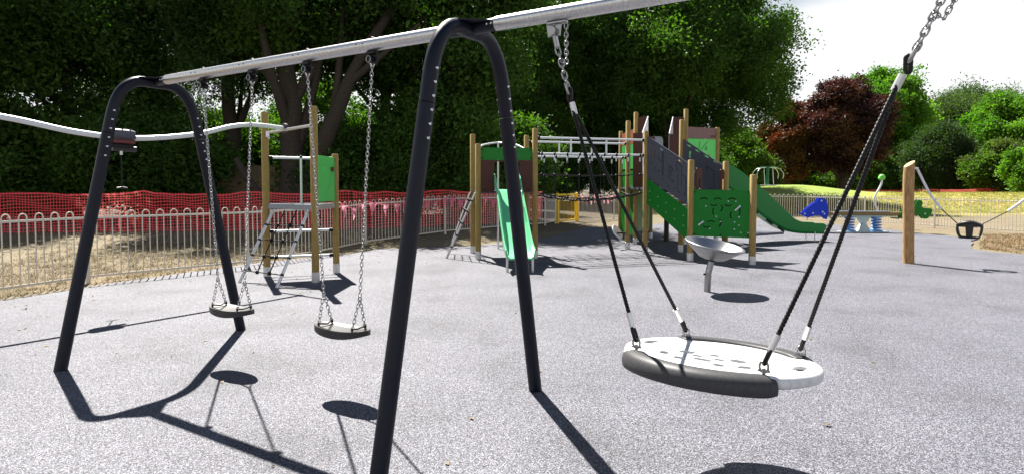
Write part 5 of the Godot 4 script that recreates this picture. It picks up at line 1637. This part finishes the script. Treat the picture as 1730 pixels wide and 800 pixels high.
	for i in 9:
		var w := (i + 0.5) / 9.0
		var a := FR.lerp(m4, w); var b := BR.lerp(m2, w)
		var y := 1.37 - 0.15 * sin(PI * w)
		fl.tube([a + up * y, a.lerp(b, 0.5) + up * (y - 0.05), b + up * y], 0.010, 6)
		for l: float in [0.28, 0.5, 0.72]: kn.ball(a.lerp(b, l) + up * (y - 0.045), 0.03, 8)
	for l: float in [0.28, 0.5, 0.72]:
		var pth := []
		for i in 13:
			var w := i / 12.0
			pth.append(FR.lerp(m4, w).lerp(BR.lerp(m2, w), l) + up * (1.37 - 0.15 * sin(PI * w) - 0.045))
		fl.tube(pth, 0.010, 6)
	part(t, "bridge_net", fl, M.rope, B)
	part(t, "net_knots", kn, M.black, B)

# ================================================================ spinning dish
func build_dish() -> void:
	var p := on_ground(1195, 492)
	var t := thing("spinning_dish", p, "tilted stainless steel dish on a bent steel stem", "spinner")
	var bend := Vector3(p.x + 0.012, 0.26, p.z)
	var neck := Vector3(p.x + 0.055, 0.45, p.z)
	part(t, "stem", tubed([p - Vector3.UP * 0.02, bend], 0.047, 18), M.steel, p)
	part(t, "stem_elbow", tubed(smooth_path([bend + Vector3.UP * 0.001, bend.lerp(neck, 0.5) + Vector3(0.002, 0, 0), neck], 4), 0.044, 18), M.steel, p)
	var kb := MB.new(); kb.ball(Vector3(p.x - 0.05, 0.255, p.z + 0.02), 0.018, 8)
	part(t, "bolt", kb, M.black, p)
	var tilt := Basis(Vector3.BACK, deg_to_rad(-9.0)) * Basis(Vector3.RIGHT, deg_to_rad(8.0))
	var X := Transform3D(tilt, neck + Vector3(0.0, 0.015, 0))
	var hub := MB.new()
	hub.lathe([Vector2(0.0, -0.02), Vector2(0.085, -0.02), Vector2(0.10, 0.0), Vector2(0.10, 0.02)], X, 24)
	part(t, "hub", hub, M.black, p)
	var b := MB.new()
	b.lathe([Vector2(0.0, 0.012), Vector2(0.165, 0.016), Vector2(0.185, 0.024), Vector2(0.30, 0.115), Vector2(0.395, 0.188), Vector2(0.412, 0.198), Vector2(0.418, 0.210), Vector2(0.412, 0.222), Vector2(0.395, 0.226), Vector2(0.378, 0.219), Vector2(0.365, 0.205), Vector2(0.28, 0.125), Vector2(0.17, 0.045), Vector2(0.0, 0.038)], X, 64)
	part(t, "bowl", b, M.steel, p)

# ================================================================ cradle swing between two posts
func rough_post(parent: Node3D, base: Vector3, p: Vector3, h0: float, h1: float, sd: int) -> void:
	var f := FastNoiseLite.new(); f.seed = sd; f.frequency = 1.3
	var rows := []
	for i in 15:
		var w := i / 14.0
		var row := []
		for j in 20:
			var a := TAU * j / 20.0
			var top := lerpf(h0, h1, 0.5 + 0.5 * cos(a))
			var y := lerpf(-0.02, top, w)
			var r := 0.098 * (1.0 + 0.10 * f.get_noise_3d(cos(a), y * 0.9, sin(a)) - 0.04 * w)
			if i == 14: r -= 0.006
			row.append(p + Vector3(cos(a) * r + 0.02 * sin(y * 1.7 + sd) , y, sin(a) * r))
		rows.append(row)
	var b := MB.new()
	b.grid(rows)
	var o := put(parent, "post", b.mesh(p), M.warm_wood)
	o.position = p - base
	var c := MB.new()
	c.fan(rows[-1], Vector3(-(h1 - h0), 0.2, 0).normalized())
	put(o, "cut_top", c.mesh(p), M.cut_end)
func build_cradle_swing() -> void:
	var p := on_ground(1534, 444); var q := Vector3(9.42, 0, -10.28)
	var seat := Vector3(8.44, 0.73, -11.05)
	var base := Vector3(8.5, 0, -11.1)
	var t := thing("timber_swing_posts", base, "pair of rough honey coloured timber posts with slanted tops", "swing posts")
	rough_post(t, base, p, 1.86, 1.99, 2)
	rough_post(t, base, q, 1.95, 1.88, 5)
	var s := thing("cradle_swing", seat, "black cradle swing seat with leg holes slung on white sleeved ropes", "swing")
	var d := (q - p).normalized()
	for e in [[p, 1.0, 1.83], [q, -1.0, 1.80]]:
		var a: Vector3 = e[0] + d * e[1] * 0.115 + Vector3.UP * e[2]
		var b: Vector3 = seat + Vector3.UP * 0.065 - d * e[1] * 0.175
		var k := 0.62
		var c1 := a.lerp(b, 0.33) - Vector3.UP * 0.14; var c2 := a.lerp(b, k) - Vector3.UP * 0.13
		part(s, "rope_sleeve", tubed(smooth_path([a, c1, c2], 8), 0.022, 12), M.white_plastic, seat)
		part(s, "rope", tubed([c2, b], 0.009, 8), M.rope, seat)
		var br := MB.new()
		br.bar(a - d * e[1] * 0.05 + Vector3.UP * 0.02, a + d * e[1] * 0.02, 0.04, 0.05, 0.006)
		part(s, "bracket", br, M.alu, seat)
	# cradle: an open bucket, front band with two leg holes
	var n := d.cross(Vector3.UP).normalized()
	var X := Transform3D(Basis(d, Vector3.UP, d.cross(Vector3.UP)).scaled(Vector3.ONE * 0.88), seat)
	var rim := []
	for i in 25:
		var g := TAU * i / 24.0
		rim.append(X * Vector3(cos(g) * 0.205, 0.085 + 0.035 * cos(2 * g) * -1.0, sin(g) * 0.17))
	part(s, "rim", tubed(rim, 0.024, 10), M.black_rubber, seat)
	var bot := []
	for i in 25:
		var g := TAU * i / 24.0
		bot.append(X * Vector3(cos(g) * 0.165, -0.20, sin(g) * 0.12))
	part(s, "lower_ring", tubed(bot, 0.02, 10), M.black_rubber, seat)
	var fl := MB.new()
	fl.fan(bot, Vector3.DOWN)
	part(s, "floor", fl, M.black_rubber, seat)
	for g0: Array in [[70.0, 110.0], [250.0, 290.0], [165.0, 195.0], [-15.0, 15.0]]:
		var rows := []
		for i in 7:
			var w := i / 6.0
			var row := []
			for j in 7:
				var g := deg_to_rad(lerpf(g0[0], g0[1], j / 6.0))
				var y := lerpf(-0.205, 0.085 - 0.035 * cos(2 * g), w)
				var wx := lerpf(0.145, 0.205, w); var wz := lerpf(0.12, 0.17, w)
				row.append(X * Vector3(cos(g) * wx, y, sin(g) * wz))
			rows.append(row)
		var b := MB.new()
		b.grid(rows, false)
		part(s, "web", b, M.black_rubber, seat)
	for sx: float in [-1.0, 1.0]:
		for sz: float in [-1.0, 1.0]:
			part(s, "side_strap", tubed(smooth_path([X * Vector3(sx * 0.20, 0.06, sz * 0.05), X * Vector3(sx * 0.205, -0.04, sz * 0.07), X * Vector3(sx * 0.18, -0.15, sz * 0.05), X * Vector3(sx * 0.13, -0.20, sz * 0.08)], 5), 0.019, 8), M.black_rubber, seat)
	var band := MB.new()
	var rws := []
	for i in 5:
		var row := []
		for j in 13:
			var g := PI * j / 12.0
			row.append(X * Vector3(cos(g) * lerpf(0.185, 0.205, i / 4.0), lerpf(0.02, 0.085 - 0.035 * cos(2 * g), i / 4.0), sin(g) * lerpf(0.155, 0.17, i / 4.0)))
		rws.append(row)
	band.grid(rws, false)
	part(s, "band", band, M.black_rubber, seat)

# ================================================================ seesaw
func build_seesaw() -> void:
	var c := Vector3(11.42, 0, -19.5)
	var t := thing("spring_seesaw", c, "wooden seesaw on blue springs with a blue animal and a green animal panel", "seesaw")
	var d := Vector3(0.998, 0, 0.06).normalized()
	var n := d.cross(Vector3.UP).normalized()
	var at := func(x: float, y: float, z: float) -> Vector3: return c + d * x + Vector3.UP * y + n * z
	part(t, "beam", barred(at.call(-1.62, 0.60, 0.0), at.call(1.62, 0.60, 0.0), 0.20, 0.11, 0.01), M.plank, c)
	part(t, "top_plate", barred(at.call(-0.78, 0.672, 0.0), at.call(0.80, 0.672, 0.0), 0.24, 0.02), M.slate_pale, c)
	part(t, "head_plate", barred(at.call(-0.66, 0.525, 0.0), at.call(0.66, 0.525, 0.0), 0.30, 0.03), M.pale_teal, c)
	part(t, "base_plate", barred(at.call(-0.72, 0.02, 0.0), at.call(0.72, 0.02, 0.0), 0.42, 0.03), M.pale_teal, c)
	# hourglass stand
	var hs := MB.new()
	var HX := Transform3D(Basis(d, Vector3.UP, -n), c)
	hs.panel(PackedVector2Array([Vector2(-0.2, 0.035), Vector2(0.2, 0.035), Vector2(0.05, 0.29), Vector2(0.19, 0.51), Vector2(-0.19, 0.51), Vector2(-0.05, 0.29)]), 0.22, HX)
	part(t, "stand", hs, M.pale_teal, c)
	for x: float in [-0.42, 0.42]:
		var pts := []
		for i in 61:
			var g := TAU * i / 12.0
			pts.append(at.call(x + cos(g) * 0.13, 0.05 + 0.44 * i / 60.0, sin(g) * 0.13))
		part(t, "spring", tubed(pts, 0.028, 8), M.spring_blue, c)
		var cap := MB.new()
		cap.tube([at.call(x, 0.48, 0), at.call(x, 0.51, 0)], 0.17, 18)
		cap.tube([at.call(x, 0.035, 0), at.call(x, 0.07, 0)], 0.19, 18)
		part(t, "spring_seat", cap, M.spring_blue, c)
	# end panels: a pair of boards each
	var blue := PackedVector2Array([Vector2(-0.62, 0.0), Vector2(-0.44, -0.02), Vector2(-0.36, 0.10), Vector2(-0.12, 0.30), Vector2(-0.02, 0.34), Vector2(0.03, 0.46), Vector2(0.16, 0.47), Vector2(0.27, 0.42), Vector2(0.32, 0.30), Vector2(0.36, 0.10), Vector2(0.37, -0.06), Vector2(0.33, -0.12), Vector2(0.33, -0.22), Vector2(0.26, -0.22), Vector2(0.18, -0.12), Vector2(0.02, -0.09), Vector2(-0.1, -0.1), Vector2(-0.26, -0.17), Vector2(-0.38, -0.12), Vector2(-0.50, -0.05)])
	var green := PackedVector2Array([Vector2(-0.50, -0.16), Vector2(-0.50, -0.02), Vector2(-0.44, 0.08), Vector2(-0.28, 0.14), Vector2(-0.12, 0.12), Vector2(-0.06, 0.22), Vector2(-0.02, 0.36), Vector2(0.06, 0.42), Vector2(0.16, 0.38), Vector2(0.18, 0.28), Vector2(0.14, 0.18), Vector2(0.30, 0.14), Vector2(0.46, 0.14), Vector2(0.48, 0.02), Vector2(0.42, -0.06), Vector2(0.36, -0.18), Vector2(0.24, -0.20), Vector2(0.14, -0.10), Vector2(-0.1, -0.06), Vector2(-0.28, -0.08), Vector2(-0.36, -0.20), Vector2(-0.44, -0.20)])
	for e in [[-1.52, blue, M.blue, "blue_animal_panel"], [1.60, green, M.green, "green_animal_panel"]]:
		for z: float in [-0.125, 0.125]:
			var b := MB.new()
			b.panel(e[1], 0.022, Transform3D(Basis(d, Vector3.UP, -n), at.call(e[0] + (0.06 if z < 0 else 0.0), 0.64, z)))
			part(t, e[3], b, e[2], c)
		var bo := MB.new()
		for q in ([[-0.38, -0.04], [-0.12, -0.02], [0.24, -0.04], [0.14, 0.38], [0.18, 0.02]] if e[0] < 0 else [[-0.36, -0.02], [0.26, -0.03]]):
			for z: float in [-0.137, 0.137]:
				bo.dome(at.call(e[0] + q[0], 0.64 + q[1], z), n * signf(z), 0.03)
		stuff(part(t, "panel_bolts", bo, M.white_plate, c))
		part(t, "foot_rest", tubed([at.call(e[0] * 0.62, 0.46, -0.22), at.call(e[0] * 0.62, 0.46, 0.22)], 0.022, 8), M.black, c)

# ================================================================ small far things
func build_small_things() -> void:
	# a scatter of fallen leaves and twigs, thickest along the railing
	var fl := MB.new()
	for i in 420:
		var x := 0.0; var z := 0.0
		if i < 260:
			var w := rng.randf()
			var a := Vector3(-7.6, 0, -6.4).lerp(Vector3(1.6, 0, -21.0), w)
			x = a.x + absf(rng.randfn()) * 0.9 + 0.35; z = a.z + rng.randfn() * 0.5
		else:
			x = rng.randf_range(-6.0, 9.0); z = rng.randf_range(-17.0, -2.8)
		var p := Vector3(x, 0.003 + rng.randf() * 0.004, z)
		var d := Vector3(rng.randfn(), 0, rng.randfn()).normalized()
		var s := d.cross(Vector3.UP)
		var l := rng.randf_range(0.02, 0.055)
		var up := Vector3.UP * rng.randf_range(0.0, 0.014)
		fl.flat(p, p + d * l * 0.5 + s * l * 0.28 + up, p + d * l, Vector3.UP)
		fl.flat(p, p + d * l * 0.5 - s * l * 0.28 + up * 0.5, p + d * l, Vector3.UP)
	var flo := put(self, "fallen_leaves", fl.mesh(), M.dry_leaf)
	stuff(flo)
	flo.set_meta("label", "scattered small dry leaves lying on the grey rubber surface")
	flo.set_meta("category", "leaves")
	# wavy pole with a green ball
	var p := Vector3(13.35, 0, -21.9)
	var t := thing("wavy_pole", p, "wavy white metal pole topped with a bright green ball, behind the seesaw", "play pole")
	var pts := []
	for i in 25:
		var w := i / 24.0
		pts.append(p + Vector3(0.13 * sin(w * 7.6 + 0.4) * minf(w * 2.0, 1.0), w * 1.72, 0))
	part(t, "pole", tubed(pts, 0.035, 10), M.white_tube, p)
	var b := MB.new()
	b.ball(pts[-1] + Vector3(0.0, 0.09, 0), 0.115, 16)
	b.ball(pts[-1] + Vector3(-0.09, 0.05, 0.03), 0.06, 10)
	part(t, "ball", b, M.ball_green, p)
	# green exercise frame on the rise
	var gz := -47.0
	var gxx := (1297.0 - CENTRE_U) / FOCAL * 47.0
	var g := Vector3(gxx, ground_height(gxx, gz) - 0.05, gz)
	var e := thing("exercise_frame", g, "green outdoor exercise frame with curved grey arms on the mowed rise", "gym equipment")
	part(e, "post", tubed([g, g + Vector3.UP * 1.55], 0.09, 12), M.gym_green, g)
	part(e, "top_bar", tubed([g + Vector3(-0.62, 1.5, 0), g + Vector3(0.62, 1.5, 0)], 0.045, 10), M.gym_green, g)
	for s: float in [-1.0, 1.0]:
		for z: float in [-0.45, 0.45]:
			part(e, "arm", tubed(smooth_path([g + Vector3(0.1 * s, 1.48, 0), g + Vector3(0.7 * s, 1.40, z * 0.6), g + Vector3(1.02 * s, 1.0, z), g + Vector3(0.98 * s, 0.62, z)], 5), 0.028, 8), M.alu, g)
		part(e, "leg", tubed([g + Vector3(0.34 * s, 0, 0.3), g + Vector3(0.34 * s, 1.48, 0.05)], 0.035, 8), M.alu, g)
	part(e, "foot_bar", tubed([g + Vector3(-0.75, 0.1, 0.35), g + Vector3(0.75, 0.1, 0.35)], 0.035, 8), M.alu, g)
	# two pale stones behind the mound
	for q in [[1356.0, 53.0, 0.95, 0.26, "taller pale grey standing stone under the bronze beech"], [1365.0, 53.6, 0.62, 0.28, "shorter pale grey standing stone under the bronze beech"]]:
		var x: float = (q[0] - CENTRE_U) / FOCAL * q[1]
		var s := Vector3(x, ground_height(x, -q[1]) - 0.1, -q[1])
		s.y += 0.35
		var st := thing("standing_stone", s, q[4], "stone", "standing stones by the mound")
		var f := FastNoiseLite.new(); f.seed = int(q[0]); f.frequency = 2.0
		var rows := []
		for i in 9:
			var w := i / 8.0
			var row := []
			for j in 12:
				var a := TAU * j / 12.0
				var r: float = q[3] * (1.0 - 0.55 * w - 0.4 * pow(w, 6.0)) * (1.0 + 0.25 * f.get_noise_3d(cos(a), w * 2.0, sin(a)))
				row.append(s + Vector3(cos(a) * r, -0.45 + w * (q[2] + 0.45), sin(a) * r * 0.7))
			rows.append(row)
		var m := MB.new()
		m.grid(rows)
		m.fan(rows[-1], Vector3.UP)
		part(st, "stone", m, M.stone, s)
